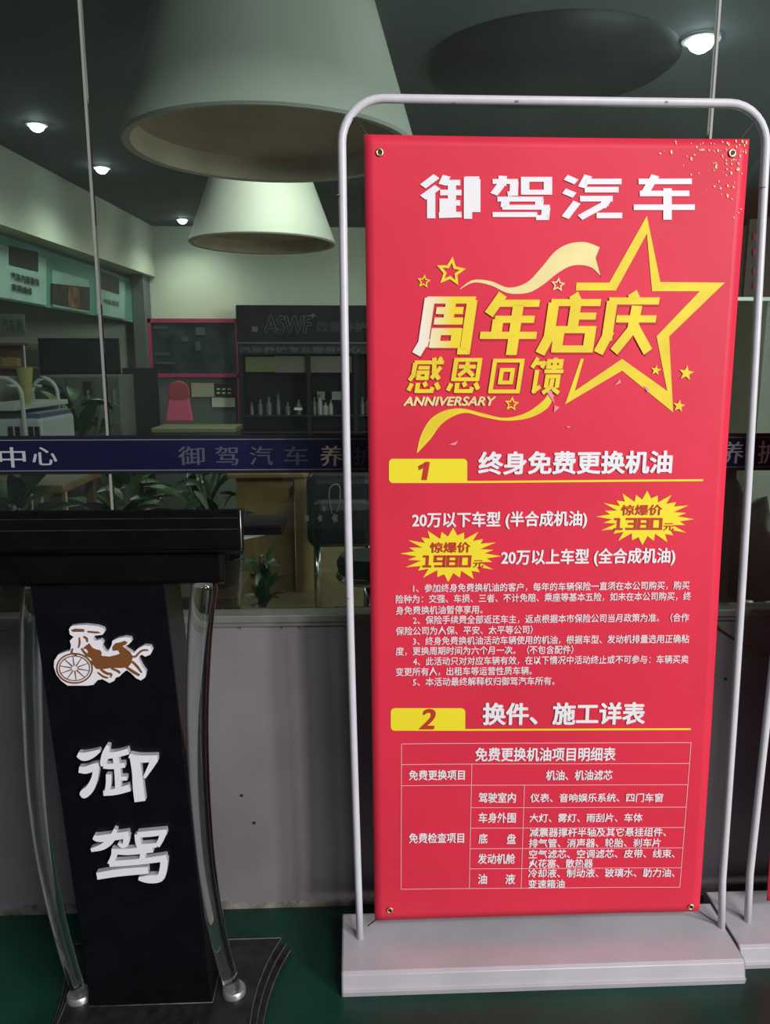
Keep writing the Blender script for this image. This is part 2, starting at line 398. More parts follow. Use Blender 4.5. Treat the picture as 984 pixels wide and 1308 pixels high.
# ceiling lamp shades
def big_shade(c, rb, rt, h, label):
    t = thing('ceiling_lamp', label, 'lamp', (c[0], c[1], CZ-h), 'drum lamps')
    del t['group']
    zb_ = CZ-h
    lathe('shade', [(rb-.045, 0), (rb-.012, -.004), (rb, .006), (rb+(rt-rb)*.5, h*.5), (rt, h-.002)], (c[0], c[1], zb_), 'shade', t, 72)
    lathe('shade_lining', [(rb-.045, 0), (rb-.058, .10), (0.001, .10)], (c[0], c[1], zb_), 'shade_in', t, 72)
    lathe('mounting_ring', [(rt+.10, h-.03), (rt+.12, h-.001)], (c[0], c[1], zb_), 'dark', t, 48) if False else None
    return t
c1 = PY(346, 188, 3.75); big_shade((c1.x, c1.y), .645, .46, CZ-c1.z+.01, 'huge nearer white cone lamp shade filling the top of the window')
c2 = PY(336, 312, 6.6); big_shade((c2.x, c2.y), .585, .36, CZ-c2.z, 'smaller brightly lit white cone lamp shade, farther into the shop')
# a third shade and its dark ceiling recess at right, mostly behind the banner
c3 = PY(700, 112, 4.1)
# recessed ceiling panel ring (dark) above right
lathe_o = lathe('ceiling_disc', [(.001, -.03), (.62, -.03), (.66, -.001)], (1.05, 4.45, CZ), 'char', None, 64)
tag(lathe_o, 'flat dark round panel on the ceiling above the banner', 'ceiling panel')

# downlights
dls = [((47, 160), 'nearest of the three small downlights in the left ceiling, top left', 1.0), ((130, 215), 'middle of the three small downlights in the left ceiling', 1.0),
       ((233, 281), 'farthest small downlight, beside the smaller lamp shade', 1.0), ((896, 52), 'bright small downlight at top right above the banner', 1.3)]
for (x, y), lab, s in dls:
    p = PZ(x, y, CZ-.012)
    t = thing('downlight', lab, 'downlight', p)
    lathe('trim_ring', [(.070*s, .011), (.070*s, 0), (.056*s, -.004), (.050*s, .004)], p, 'lamp_ring', t, 24)
    lathe('lens', [(.001, -.040*s), (.020*s, -.038*s), (.038*s, -.026*s), (.048*s, -.008*s), (.050*s, .004)], p, 'lamp', t, 24)  # dome hangs below the ring to imitate the lamp's bloom
    light('spot_beam', 'SPOT', p-Vector((0, 0, .06)), 36, (.92, 1, .86), p-Vector((-.05, 0, 1)), spot_size=math.radians(150), spot_blend=1, shadow_soft_size=.10)
# added spots without fittings, lighting the far shade and the back wall
light('spot_beam', 'SPOT', (-.30, 5.25, CZ-.05), 48, (.97, 1, .88), (-.68, 6.15, 2.62), spot_size=math.radians(80), spot_blend=1, shadow_soft_size=.05)
for (x, y, e, tx) in [(-1.6, 8.0, 20, -.1), (-.4, 8.3, 24, 0), (.9, 8.2, 20, 0)]:
    light('spot_beam', 'SPOT', (x, y, CZ-.04), e, (.93, 1, .84), (x+tx, y+.25, 0), spot_size=math.radians(160), spot_blend=1, shadow_soft_size=.12)

# ---- teal poster fascia in the left recess (slanting line parallel to the soffit)
FX = lambda y: lx(y)-.18
def fpoint(px, py):                                                  # ray to the fascia plane
    a = Vector((FX(3), 3, 0)); d = Vector((FX(9)-FX(3), 6, 0)); n = d.cross(Vector((0, 0, 1))).normalized()
    return PN(px, py, a, n), n
fa = thing('poster_fascia', 'teal sign band with printed posters under the left soffit', 'sign', (FX(9.2), 9.2, 2.0))
pz_b = fpoint(178, 413)[0].z
pA, pB = fpoint(-60, 300)[0], fpoint(179, 380)[0]
def fquad(name, x0, yt0, yb0, x1, yt1, yb1, m, off=0.0):
    pts = [fpoint(x0, yb0), fpoint(x1, yb1), fpoint(x1, yt1), fpoint(x0, yt0)]
    n = pts[0][1]; n = n if n.x > 0 else -n
    Q = [p[0]+n*off for p in pts]; B = [p-n*.012 for p in Q]
    V = [Vector((p.x, p.y, min(p.z, 2.435))) for p in Q+B]; Fc = [(0, 1, 2, 3), (4, 7, 6, 5), (0, 4, 5, 1), (1, 5, 6, 2), (2, 6, 7, 3), (3, 7, 4, 0)]
    return mesh_from(name, V, Fc, m, fa)
def lin(x, x0, y0, x1, y1): return y0+(y1-y0)*(x-x0)/(x1-x0)
top = lambda x: lin(x, 0, 297, 178, 360); bot = lambda x: lin(x, 0, 382, 178, 413)
fquad('backing_panel', -70, top(-70), bot(-70), 178, top(178), bot(178), 'teal')
fquad('poster', -20, lin(-20, 0, 312, 60, 330), bot(-20)-2, 57, 331, bot(57)-2, 'teal_light', .014)
fquad('poster', 66, 345, bot(66)-2, 112, 358, bot(112)-2, 'teal_light', .014)
fquad('poster', 122, 352, bot(122)-2, 158, 362, bot(158)-2, 'teal_light', .014)
fquad('photo_print', 9, 314, 338, 46, 322, 347, 'photo_dark', .02)
fquad('photo_print', 64, 362, 388, 112, 367, 397, 'photo_dark', .02)
fquad('photo_print', 84, 366, 392, 98, 368, 394, 'photo_warm', .024)
fquad('photo_print', 125, 346, 368, 150, 355, 376, 'photo_dark', .02)
def ftext(s, x0, y0, x1, y1, hpx, m, bold=.004):
    Vg, Fg = glyph_tris(s, 2); xs = [v[0] for v in Vg]; ys = [v[1] for v in Vg]
    V, Fc = [], []
    A, n = fpoint(x0, y0); B = fpoint(x1, y1)[0]; T = fpoint(x0, y0-hpx)[0]; n = n if n.x > 0 else -n
    for dz in (0, bold, -bold):
        k = len(V)
        for v in Vg:
            u = (v[0]-min(xs))/(max(xs)-min(xs)); w = (v[1]-min(ys))/(max(ys)-min(ys))
            V.append(A+(B-A)*u+Vector((0, 0, (T.z-A.z)*w+dz))+n*(.022+.001*(k//len(Vg)))+(B-A).normalized()*dz)
        Fc += [tuple(i+k for i in f) for f in Fg]
    return mesh_from('poster_lettering', V, Fc, m, fa)
ftext('汽车内部装饰', 11, 357, 47, 366, 10, 'ink_black')
ftext('车辆维修', 12, 371, 38, 377, 9, 'ink_black')
ftext('汽车美容', 130, 388, 150, 392, 7, 'in_grey', .002)
# lower small sign at far left under the fascia
p0, p1 = PY(-5, 430, 6.2), PY(30, 401, 6.2)
sg = box('small_sign', (p0.x, 6.2, p0.z), (p1.x, 6.22, p1.z), 'cab_grey'); tag(sg, 'small grey sign with dark characters below the poster band', 'sign')
Vg, Fg = glyph_tris('汽车美', 2); xs = [v[0] for v in Vg]; ys = [v[1] for v in Vg]
a, b = PY(2, 424, 6.19), PY(28, 406, 6.19)
mesh_from('sign_lettering', [(a.x+(v[0]-min(xs))/(max(xs)-min(xs))*(b.x-a.x), 6.196, a.z+(v[1]-min(ys))/(max(ys)-min(ys))*(b.z-a.z)) for v in Vg], Fg, 'ink_black', sg)

# ---- recess furniture on the left
def pbox(name, x0, y0, x1, y1, Y, dep, m, parent=None, bev=0):
    a, b = PY(x0, y1, Y), PY(x1, y0, Y)
    return box(name, (a.x, Y, a.z), (b.x, Y+dep, b.z), m, parent, bev)
def fbox(name, x0, y0, x1, Y, dep, m, parent=None, z0=0.0, bev=0):     # stands on the floor
    a, b = PY(x0, y0, Y), PY(x1, y0, Y)
    return box(name, (a.x, Y, z0), (b.x, Y+dep, a.z), m, parent, bev)
# tall dark screen wall
tv = thing('wall_screen', 'wide dark screen on the recess wall under the posters', 'screen', PY(115, 480, 8.6))
pbox('screen_frame', 52, 432, 150, 480, 8.6, .06, 'dark', tv); pbox('screen_panel', 55, 435, 147, 476, 8.585, .014, 'char', tv)
hb = fbox('tall_black_cabinet', 156, 470, 186, 8.3, .5, 'dark'); tag(hb, 'tall plain black cabinet left of the pink frame', 'cabinet')
lc = thing('low_cabinet', 'low grey cabinet with doors behind the plants', 'cabinet', (PY(90, 480, 7.8).x, 7.8, 0))
fbox('carcass', 50, 479, 152, 7.8, .5, 'in_grey', lc)
for x0, x1 in [(51, 84), (86, 118), (120, 151)]:
    a, b = PY(x0, 482, 7.8), PY(x1, 482, 7.8)
    d = box('door', (a.x, 7.78, .08), (b.x, 7.80, a.z), 'cab_grey', lc)
    box('handle', (b.x-.05, 7.76, a.z-.25), (b.x-.03, 7.78, a.z-.12), 'silver', d)
pbox('vent', 107, 487, 116, 505, 7.77, .01, 'dark', lc)
# wooden shelf with picture at the far left
ws = thing('wall_shelf', 'brown wooden shelf unit with golden items at far left', 'shelf', PY(15, 475, 5.6))
pbox('back_board', -40, 441, 30, 480, 5.7, .02, 'wood_dark', ws)
pbox('shelf_board', -40, 468, 34, 471, 5.5, .2, 'wood_dark', ws); pbox('shelf_board', -40, 438, 34, 441, 5.5, .2, 'wood_dark', ws)
for i, x in enumerate((-6, 2, 9, 16)):
    q = pbox('golden_tin', x, 456+(i % 2), x+6, 468, 5.55, .06, 'wood', None, .004)
    tag(q, ['golden tin on the wooden shelf, at the frame edge', 'golden tin on the wooden shelf, second from frame edge', 'golden tin on the wooden shelf, third from frame edge', 'golden tin on the wooden shelf, nearest the white pole'][i], 'tin', 'golden tins on the wall shelf')

# white tube rack (two bent hoops with a shelf board between them)
RY = 3.3
rk = thing('tube_rack', 'white bent tube trolley with a shelf, just inside the window at left', 'trolley', (PY(30, 520, RY).x, RY, 0))
def hoop(x0, x1, yt, Y):
    a = PY(x1, yt, Y); b = PY(x0, yt, Y)
    r = .075
    pts = [(a.x, Y, 0.02), (a.x, Y, a.z-r)]
    for k in range(1, 7): t_ = k/6*math.pi/2; pts.append((a.x-r+r*math.cos(t_), Y, a.z-r+r*math.sin(t_)))
    for k in range(1, 7): t_ = k/6*math.pi/2; pts.append((b.x+r-r*math.sin(t_), Y, a.z-r+r*math.cos(t_)))
    pts += [(b.x, Y, a.z-r), (b.x, Y, .02)]
    return tube('hoop', pts, .009, 'rack_white', rk, 10)
hoop(-38, 26, 483, RY); hoop(40, 72, 482, RY+.55)
a, b = PY(-40, 521, RY), PY(80, 521, RY+.5)
box('shelf_board', (a.x, RY-.02, a.z-.012), (b.x, RY+.58, a.z+.010), 'rack_white', rk, .003)
box('lower_shelf', (a.x, RY-.02, .32), (b.x, RY+.58, .34), 'rack_white', rk)
tube('grab_bar', [PY(8, 493, RY-.01), PY(20, 493, RY-.01)], .006, 'rack_white', rk, 8)
tube('grab_bar', [PY(42, 493, RY-.01), PY(53, 493, RY-.01)], .006, 'rack_white', rk, 8)
# stick and paper cone standing on the shelf
pl = thing('paper_cone', 'yellow paper cone with a thin white stick on the trolley shelf', 'cone', PY(36, 519, RY+.1))
p = PY(35, 518, RY+.1)
zz = a.z+.012
lathe('cone', [(.014, 0), (.022, .06), (.034, .15), (.030, .15), (.018, .06), (.010, .004)], (p.x, RY+.1, zz), 'yellow_pot', pl, 16)
tube('stick', [(p.x+.003, RY+.1, zz), (p.x+.006, RY+.1, PY(37, 441, RY+.1).z)], .004, 'rack_white', pl, 8)
# pale machine with blue lid under the shelf
mc = thing('pale_machine', 'pale plastic machine with dark slots under the trolley shelf', 'machine', PY(25, 562, RY+.05))
q = pbox('body', -20, 534, 52, 600, RY+.04, .4, 'box_white', mc, .015)
pbox('blue_lid', -20, 528, 50, 535, RY+.05, .38, 'box_blue', mc, .004)
for x in (11, 20, 37, 45): pbox('slot', x, 545, x+4, 560, RY+.03, .012, 'dark', mc)
tb = thing('tan_table', 'tan wooden table just below the blue strip at left', 'table', (PY(30, 620, 2.9).x, 2.9, 0))
a, b = PY(-60, 618, 2.75), PY(88, 612, 2.75)
box('tabletop', (a.x, 2.7, a.z-.03), (b.x, 3.12, a.z), 'wood', tb, .008)
for x in (a.x+.03, b.x-.05):
    for y in (2.73, 3.06): box('leg', (x, y, 0), (x+.03, y+.03, a.z-.03), 'wood_dark', tb)

# ---- pink framed notice board and its open lower bay on the back wall
YB = 9.30
pf = thing('pink_frame_unit', 'pink framed unit with dark notice board on the back wall', 'notice board', (PY(246, 560, YB).x, YB, 0))
for nm, x0, y0, x1, y1 in [('frame_rail', 186, 407, 306, 412), ('frame_rail', 190, 477, 306, 482), ('frame_post', 186, 407, 192, 640), ('frame_post', 300, 407, 306, 640)]:
    a, b = PY(x0, y1, YB), PY(x1, y0, YB); a.x = PY(x0, y0, YB).x if nm == 'frame_post' else a.x; z0 = 0 if nm == 'frame_post' else a.z
    box(nm, (a.x, YB, z0), (b.x, YB+.12, b.z), 'pink', pf)
pbox('notice_board', 192, 412, 300, 477, YB+.02, .06, 'board_green', pf)
pbox('pale_back_panel', 192, 482, 300, 560, YB+.10, .02, 'paper' if False else 'in_grey', pf)
for x0, y0, x1, y1 in [(196, 416, 214, 420), (197, 450, 216, 454), (198, 462, 222, 465), (250, 418, 262, 428), (250, 436, 256, 448), (232, 430, 240, 436)]:
    pbox('notice_slip', x0, y0, x1, y1, YB+.012, .006, 'cab_grey', pf)
# papers pinned in the bay
for x0, y0, x1, y1, m, lab in [(245, 489, 274, 507, 'tan_paper', 'tan leaflet pinned at left in the pink framed bay'), (274, 490, 300, 506, 'char', 'black leaflet with white marks in the pink framed bay'),
                               (271, 508, 300, 520, 'paper', 'white leaflet under the black leaflet, pink framed bay')]:
    q = pbox('leaflet', x0, y0, x1, y1, YB+.06, .006, m); tag(q, lab, 'leaflet')
    if m == 'char':
        for r_ in range(2):
            for c_ in range(3):
                pbox('white_mark', 277+c_*7, 496+r_*5, 281+c_*7, 498+r_*5, YB+.052, .006, 'paper', q)
# red chair with rounded back in front of the bay
CYy = 8.2
ch = thing('red_chair', 'red round-backed chair with pink seat in the pink framed bay', 'chair', (PY(224, 540, CYy).x, CYy, 0))
cp = PY(224, 502, CYy)
V, Fc = [], []
for j, yy in enumerate((0, .035)):
    V += [(cp.x+.115*math.cos(2*math.pi*k/24), CYy+.15+yy, cp.z+.12*math.sin(2*math.pi*k/24)) for k in range(24)]
Fc = [tuple(range(24))[::-1], tuple(range(24, 48))]+[(k, (k+1) % 24, 24+(k+1) % 24, 24+k) for k in range(24)]
bevel_me(mesh_from('headrest', V, Fc, 'red_plastic', ch), .012)
a, b = PY(207, 540, CYy), PY(243, 514, CYy)
bevel_me(mesh_from('backrest', [(a.x, CYy+.12, a.z), (b.x, CYy+.12, a.z), (b.x-.05, CYy+.16, b.z+.09), (a.x+.05, CYy+.16, b.z+.09), (a.x, CYy+.17, a.z), (b.x, CYy+.17, a.z), (b.x-.05, CYy+.2, b.z+.09), (a.x+.05, CYy+.2, b.z+.09)],
          [(0, 1, 2, 3), (4, 7, 6, 5), (0, 4, 5, 1), (1, 5, 6, 2), (2, 6, 7, 3), (3, 7, 4, 0)], 'pink_cushion', ch), .02, 3)
box('seat', (a.x-.03, CYy-.22, .44), (b.x+.03, CYy+.16, .52), 'pink_cushion', ch, .02)
tube('post', [(cp.x, CYy, .06), (cp.x, CYy, .44)], .025, 'chrome', ch)
for k in range(5):
    t_ = k*2*math.pi/5; tube('foot', [(cp.x, CYy, .07), (cp.x+.25*math.cos(t_), CYy+.25*math.sin(t_), .02)], .015, 'dark', ch, 8)
# small side table with dark goods at right of the chair
st = thing('side_counter', 'low green topped counter below the red chair', 'counter', (PY(245, 550, 7.4).x, 7.4, 0))
fbox('cabinet_body', 196, 552, 300, 7.4, .4, 'cab_grey', st); a = PY(194, 545, 7.4); b = PY(302, 551, 7.4)
box('countertop', (a.x, 7.36, b.z-.01), (b.x, 7.84, a.z-.01), 'olive', st, .01)

# ---- black display cabinet with brand header on the back wall
YC = 8.9
dc = thing('display_cabinet', 'large black display cabinet with outlined capital letters on its header', 'cabinet', (PY(400, 560, YC).x, YC, 0))
xl, xr = PY(302, 390, YC).x, PY(640, 390, YC).x
zt_, zh = PY(302, 390, YC).z, PY(302, 437, YC).z
box('header', (xl, YC-.06, zh), (xr, YC+.5, zt_), 'cab_black', dc, .006)
box('header_ledge', (xl, YC-.09, zh-.02), (xr, YC, zh), 'cab_grey', dc)
box('back_panel', (xl, YC+.42, 0), (xr, YC+.5, zh), 'cab_black', dc)
for x in (xl, PY(392, 500, YC).x, PY(452, 500, YC).x, PY(540, 500, YC).x, xr-.05): box('upright', (x, YC, 0), (x+.045, YC+.42, zh-.02), 'cab_black', dc)
pbox('upper_panel', 304, 440, 630, 452, YC-.02, .02, 'char', dc)
pbox('olive_panel', 314, 456, 352, 475, YC+.05, .02, 'olive', dc)
pbox('beige_panel', 352, 455, 450, 476, YC+.06, .02, 'beige', dc)
for yy in (531, 552, 600): a = PY(302, yy, YC); box('shelf', (xl+.04, YC+.02, a.z-.012), (xr-.05, YC+.42, a.z), 'char', dc)
box('lower_doors', (xl+.02, YC-.01, .02), (xr-.02, YC+.02, PY(302, 602, YC).z), 'cab_black', dc)
def ctext(s, x0, y0, x1, y1, Y, m, parent, ring=0, name='lettering', d=.004, bold=0.0, shear=0):
    Vg, Fg = glyph_tris(s, 3, shear); xs = [v[0] for v in Vg]; ys = [v[1] for v in Vg]
    a, b = PY(x0, y1, Y), PY(x1, y0, Y); V, Fc = [], []
    for dx, dz in ([(0, 0)] if not bold else [(0, 0), (bold, 0), (-bold, 0), (0, bold), (0, -bold)]):
        k = len(V); V += [(a.x+dx+(v[0]-min(xs))/(max(xs)-min(xs))*(b.x-a.x), Y-.0006*(k//len(Vg)), a.z+dz+(v[1]-min(ys))/(max(ys)-min(ys))*(b.z-a.z)) for v in Vg]
        Fc += [tuple(i+k for i in f) for f in Fg]
    return mesh_from(name, V, Fc, m, parent)
# outlined brand capitals: grey letters with a dark face set into them
ctext('ASWF', 338, 404, 398, 425, YC-.066, 'outline', dc, bold=.010, shear=.1)
ctext('ASWF', 338, 404, 398, 425, YC-.074, 'cab_black', dc, bold=.001, shear=.1, name='letter_face')
pbox('emblem', 322, 417, 329, 424, YC-.07, .008, 'outline', dc)
ctext('+', 397, 400, 403, 406, YC-.068, 'outline', dc, bold=.003)
ctext('改装养护', 405, 411, 468, 424, YC-.066, 'char', dc, bold=.008)
ctext('汽车养护专业服务中心', 306, 443, 460, 450, YC-.026, 'outline', dc, bold=.003)
# goods on the cabinet shelf
gx = [322, 333, 344, 356, 368, 382, 402, 409, 416, 423, 463, 471]
names = ['from the left end', 'beside the leftmost one', 'third along', 'fourth along', 'fifth along', 'sixth along', 'left of the pale trio', 'first of the pale trio', 'middle of the pale trio', 'last of the pale trio', 'just right of the white stand pole', 'against the red banner edge']
zs = PY(302, 531, YC).z+.002
for i, x in enumerate(gx):
    p = PY(x, 531, YC+.12); r = .025+.010*((i*7) % 3)/2; h = .14+.03*((i*5) % 4)
    m = 'bottle_light' if i in (7, 8, 9) else 'bottle'
    t = thing('bottle', 'dark glass bottle on the black cabinet shelf, '+names[i], 'bottle', (p.x, YC+.12, zs), 'bottles in the black cabinet')
    lathe('body', [(.001, 0), (r, 0), (r, h*.62), (r*.4, h*.78), (r*.4, h*.86), (.001, h*.86)], (p.x, YC+.12, zs), m, t, 12)
    lathe('cap', [(r*.45, h*.86), (r*.45, h), (.001, h)], (p.x, YC+.12, zs), 'outline', t, 10)
for i, (x0, x1) in enumerate([(405, 415), (424, 436)]):
    q = pbox('pale_tag', x0, 500, x1, 511, YC+.2, .05, 'bottle_light', None, .004); tag(q, ['small pale square box hanging in the black cabinet', 'second small pale box beside the stand pole in the cabinet'][i], 'box')
q = pbox('small_tray', 376, 521, 386, 524, YC+.03, .10, 'paper'); tag(q, 'thin white dish on the cabinet shelf', 'dish')

# ---- wooden desk with rounded end, black seat, metal goods (seen through the lower pane)
DY = 4.9
dk = thing('wooden_desk', 'golden wooden desk with a rounded end panel behind the plants', 'desk', (PY(350, 745, DY).x, DY, 0))
dz = PY(340, 604, DY).z
a, b, c_ = PY(300, 604, DY).x, PY(376, 604, DY).x, PY(388, 604, DY).x
box('front_panel', (a, DY+.04, 0.0), (b-.01, DY+.07, dz-.03), 'wood_dark' if False else 'wood', dk)
V, Fc = [], []; R_ = .085; nseg = 12
ring = [(b, DY), (c_-R_*.2, DY)]+[(c_-R_*.2+R_*math.sin(k/nseg*math.pi/2), DY+R_-R_*math.cos(k/nseg*math.pi/2)) for k in range(1, nseg+1)]+[(c_-R_*.2+R_, DY+.5), (b, DY+.5)]
n = len(ring); V = [(x, y, 0) for x, y in ring]+[(x, y, dz-.03) for x, y in ring]
mesh_from('end_panel', V, [tuple(range(n))[::-1], tuple(range(n, 2*n))]+[(k, (k+1) % n, n+(k+1) % n, n+k) for k in range(n)], 'wood', dk)
ring2 = [(a-.05, DY-.03), (c_, DY-.03), (c_+.08, DY+.06), (c_+.09, DY+.55), (a-.05, DY+.55)]; n = 5
V = [(x, y, dz-.03) for x, y in ring2]+[(x, y, dz) for x, y in ring2]
bevel_me(mesh_from('desktop', V, [tuple(range(n))[::-1], tuple(range(n, 2*n))]+[(k, (k+1) % n, n+(k+1) % n, n+k) for k in range(n)], 'wood', dk), .008)
pbox('door_handle', 372, 620, 374, 632, DY-.012, .012, 'dark', dk)
# rounded black tub seat with white sprig print
sx = PY(432, 650, 4.3).x
ts = thing('black_tub_seat', 'rounded black leather seat with a white sprig print beside the desk', 'seat', (sx, 4.7, 0))
q = pbox('seat_back', 392, 604, 480, 702, 4.25, .38, 'black_vinyl', ts, .06)
q.modifiers['bevel'].segments = 4
pbox('seat_cushion', 398, 640, 478, 700, 4.12, .16, 'black_vinyl', ts, .05)
for k, (x, y, s) in enumerate([(390, 662, 1), (407, 662, 1), (412, 650, .8), (426, 662, 1.3)]):
    p = PY(x+2, y, 4.11); V = [(p.x+.016*s*math.cos(t_*math.pi/5)*(1 if t_ % 2 else .55), 4.112, p.z+.024*s*math.sin(t_*math.pi/5)*(1 if t_ % 2 else .6)) for t_ in range(10)]
    mesh_from('printed_flower', V, [tuple(range(10))], 'bottle_light', ts)
lp = [PY(x, y, 4.11) for x, y in [(424, 656), (421, 640), (421, 626), (427, 619), (434, 622), (434, 640), (430, 654)]]
tube('printed_loop', smooth_path(lp, 5), .004, 'bottle_light', ts, 6)
for x in (404, 470):
    p = PY(x, 700, 4.3)
    for y in (4.3, 4.55): tube('leg', [(p.x, y, 0), (p.x, y, p.z+.03)], .015, 'chrome', ts, 8)
# low chrome wheel object and pedal by the window, right of the pole
wp = PY(462, 745, 3.3)
wh = thing('chrome_stool', 'low dark round stool with chrome rim beside the stand pole', 'stool', (wp.x, 3.3, 0))
zs2 = PY(462, 706, 3.3).z
lathe('cushion', [(.001, zs2-.02), (.13, zs2-.02), (.15, zs2-.05), (.14, zs2-.10), (.001, zs2-.10)], (wp.x+.04, 3.35, 0), 'black_vinyl', wh, 32)
lathe('rim', [(.145, zs2-.10), (.155, zs2-.115), (.145, zs2-.13), (.13, zs2-.115), (.145, zs2-.10)], (wp.x+.04, 3.35, 0), 'chrome', wh, 32)
tube('column', [(wp.x+.04, 3.35, .03), (wp.x+.04, 3.35, zs2-.1)], .03, 'chrome', wh)
lathe('foot_plate', [(.001, 0), (.17, 0), (.16, .02), (.03, .04), (.001, .04)], (wp.x+.04, 3.35, 0), 'chrome', wh, 32)

# ---- plants
def leaf_mesh(name, L, Wd, m, droop=.35):
    V, Fc = [], []; n = 6
    for i in range(n+1):
        t = i/n; w = Wd*math.sin(math.pi*min(1, t*.92+.06))**.8*(1-.25*t)
        z = L*(.55*t-droop*t*t)*1.1
        V += [(-w, L*t, z+.15*w), (0, L*t, z-.04*w), (w, L*t, z+.15*w)]
    for i in range(n):
        a = 3*i; Fc += [(a, a+1, a+4, a+3), (a+1, a+2, a+5, a+4)]
    me = bpy.data.meshes.new(name); me.from_pydata(V, [], Fc); me.update(); me.materials.append(M[m])
    for p in me.polygons: p.use_smooth = True
    return me
LM = [leaf_mesh('leaf', .26, .045, 'leaf'), leaf_mesh('leaf', .22, .055, 'leaf', .5), leaf_mesh('leaf', .20, .035, 'leaf_light', .3)]
def plant(loc, z_pot, h, n, label, spread=.5, sc=1.0, light_frac=.25, pot_r=.12, pot_h=.22):
    t = thing('potted_plant', label, 'plant', loc)
    x, y, z = loc
    lathe('pot', [(.001, 0), (pot_r*.75, 0), (pot_r, pot_h), (pot_r*.9, pot_h), (pot_r*.88, pot_h-.03), (.001, pot_h-.03)], loc, 'pot', t, 24)
    top_z = z+pot_h-.03
    tubes = []
    for k in range(4):
        a = random.random()*6.28; e = (x+.3*spread*math.cos(a)*.5, y+.3*spread*math.sin(a)*.5, z+pot_h+h*.75)
        tube('stem', [(x+.02*math.cos(a), y+.02*math.sin(a), top_z-.01), ((x+e[0])/2, (y+e[1])/2, top_z+h*.4), e], [.010, .007, .004], 'stem', t, 6)
    for k in range(n):
        a = random.random()*6.28; u = random.random()
        o = bpy.data.objects.new('leaf', LM[2] if random.random() < light_frac else random.choice(LM[:2])); COL.objects.link(o); o.parent = t
        rr = .10*spread*random.random()
        o.location = (rr*math.cos(a), rr*math.sin(a), pot_h+h*(.08+.72*u))
        o.rotation_euler = (random.uniform(-.5, .9), random.uniform(-.5, .5), a-math.pi/2)
        s = sc*random.uniform(.7, 1.25); o.scale = (s, s, s)
    return t
def plant_at(px, py_top, Y, h, **k):
    p = PY(px, py_top, Y); z = p.z-h-.22
    return p, z
# stands for raised plants: a low planter bench inside the window
bn = thing('planter_bench', 'dark planter bench inside the window carrying the potted plants', 'bench', (-.7, 2.7, 0))
box('bench_top', (-1.25, 2.36, .70), (-.36, 2.66, .74), 'wood_dark', bn, .005)
for x in (-1.22, -.43):
    for y in (2.39, 2.60): box('leg', (x, y, 0), (x+.04, y+.03, .70), 'wood_dark', bn)
plant((-1.08, 2.51, .74), 0, .24, 34, 'leafy green potted plant on the bench, behind the left pane below the blue strip', .5, .62, .25, .08, .10)
plant((-.76, 2.51, .74), 0, .17, 26, 'green potted plant on the bench, directly behind the glass joint', .5, .6, .2, .08, .10)
plant((-.44, 2.51, .74), 0, .18, 30, 'green potted plant on the bench, nearest the wooden desk', .5, .55, .3, .08, .09)
# floor plants farther in
p = PY(100, 545, 6.9); plant((p.x, 6.9, 0), 0, 1.0, 46, 'large dark leafy plant in front of the low grey cabinet', 1.6, 1.35, .3, .17, .35)
p = PY(158, 560, 4.9); plant((p.x, 4.9, 0), 0, .60, 34, 'lower leafy plant right of the large one, by the black cabinet', 1.2, 1.1, .4, .15, .3)
p = PY(262, 560, 5.6); plant((p.x, 5.6, 0), 0, .55, 30, 'bushy plant below the pink framed unit', 1.3, 1.1, .35, .15, .3)
p = PY(335, 745, 4.1); plant((p.x, 4.1, 0), 0, .40, 30, 'small dark plant on the floor at the foot of the desk', .6, .55, .1, .09, .12)

# ---- right edge of the window: partition, doorway and notices
RX = 4.4
M['partition'] = mat('grey green partition', (.22, .235, .20), .7, noise=.1)
pt = struct(pbox('wall_partition', 936, 383, 1120, 900, 4.6, .08, 'partition'))
pbox('top_rail', 936, 380, 1120, 384, 4.585, .02, 'rack_white', pt)
dd = pbox('dark_door', 950, 280, 1010, 380, 7.0, .05, 'frame_brown'); tag(dd, 'dark wooden door leaf with red notices beyond the right pane', 'door')
for y in (298, 318, 342, 360): pbox('notice', 962, y, 970, y+9, 6.985, .006, 'pink', dd)
fr = struct(box('trim_2', (PY(924, 600, WY+.09).x, WY+.07, .836), (PY(937, 600, WY+.09).x, WY+.11, PY(930, 560, WY+.09).z), 'frame_brown'))
# dark sack slumped against the right pane
p = PY(958, 790, 2.25)
sk = bpy.data.meshes.new('dark_sack'); bm = bmesh.new(); bmesh.ops.create_icosphere(bm, subdivisions=4, radius=1)
from mathutils import noise as NZ
for v in bm.verts:
    d_ = 1+.16*NZ.noise(v.co*2.1)+.05*NZ.noise(v.co*6); v.co = Vector((v.co.x*.23*d_, v.co.y*.13*d_, v.co.z*.56*d_))
    v.co.x += .10*v.co.z
    v.co.z = max(v.co.z, -.50)
bm.to_mesh(sk); bm.free()
for q in sk.polygons: q.use_smooth = True
so = link('dark_sack', sk, 'frame_brown'); so.location = (1.12, 2.33, .50); tag(so, 'dark slumped sack leaning inside the right pane above the sill', 'sack')

# ------------------------------------------------------------------ BANNER STAND
BYY = 1.70
TL, TR, BR, BL = [PY(x, y, BYY) for x, y in [(465, 172), (957, 178), (893, 1163), (479, 1176)]]
def wave(X, Z):
    u = (X-.03)/.8; v = (Z-.11)/1.8
    y = .0030*math.sin(3.1*u+5.0*v+.6)+.0018*math.sin(9*v-4*u)
    e = min(1, abs(u-.5)*2); y += -.0028*max(0, e-.55)/.45*(1 if u > .5 else .5)
    y += .006*math.sin(math.pi*v)
    return y
stand = thing('banner_stand', 'white tube banner stand with red anniversary banner, front and centre', 'banner stand', (.45, 1.70, 0))
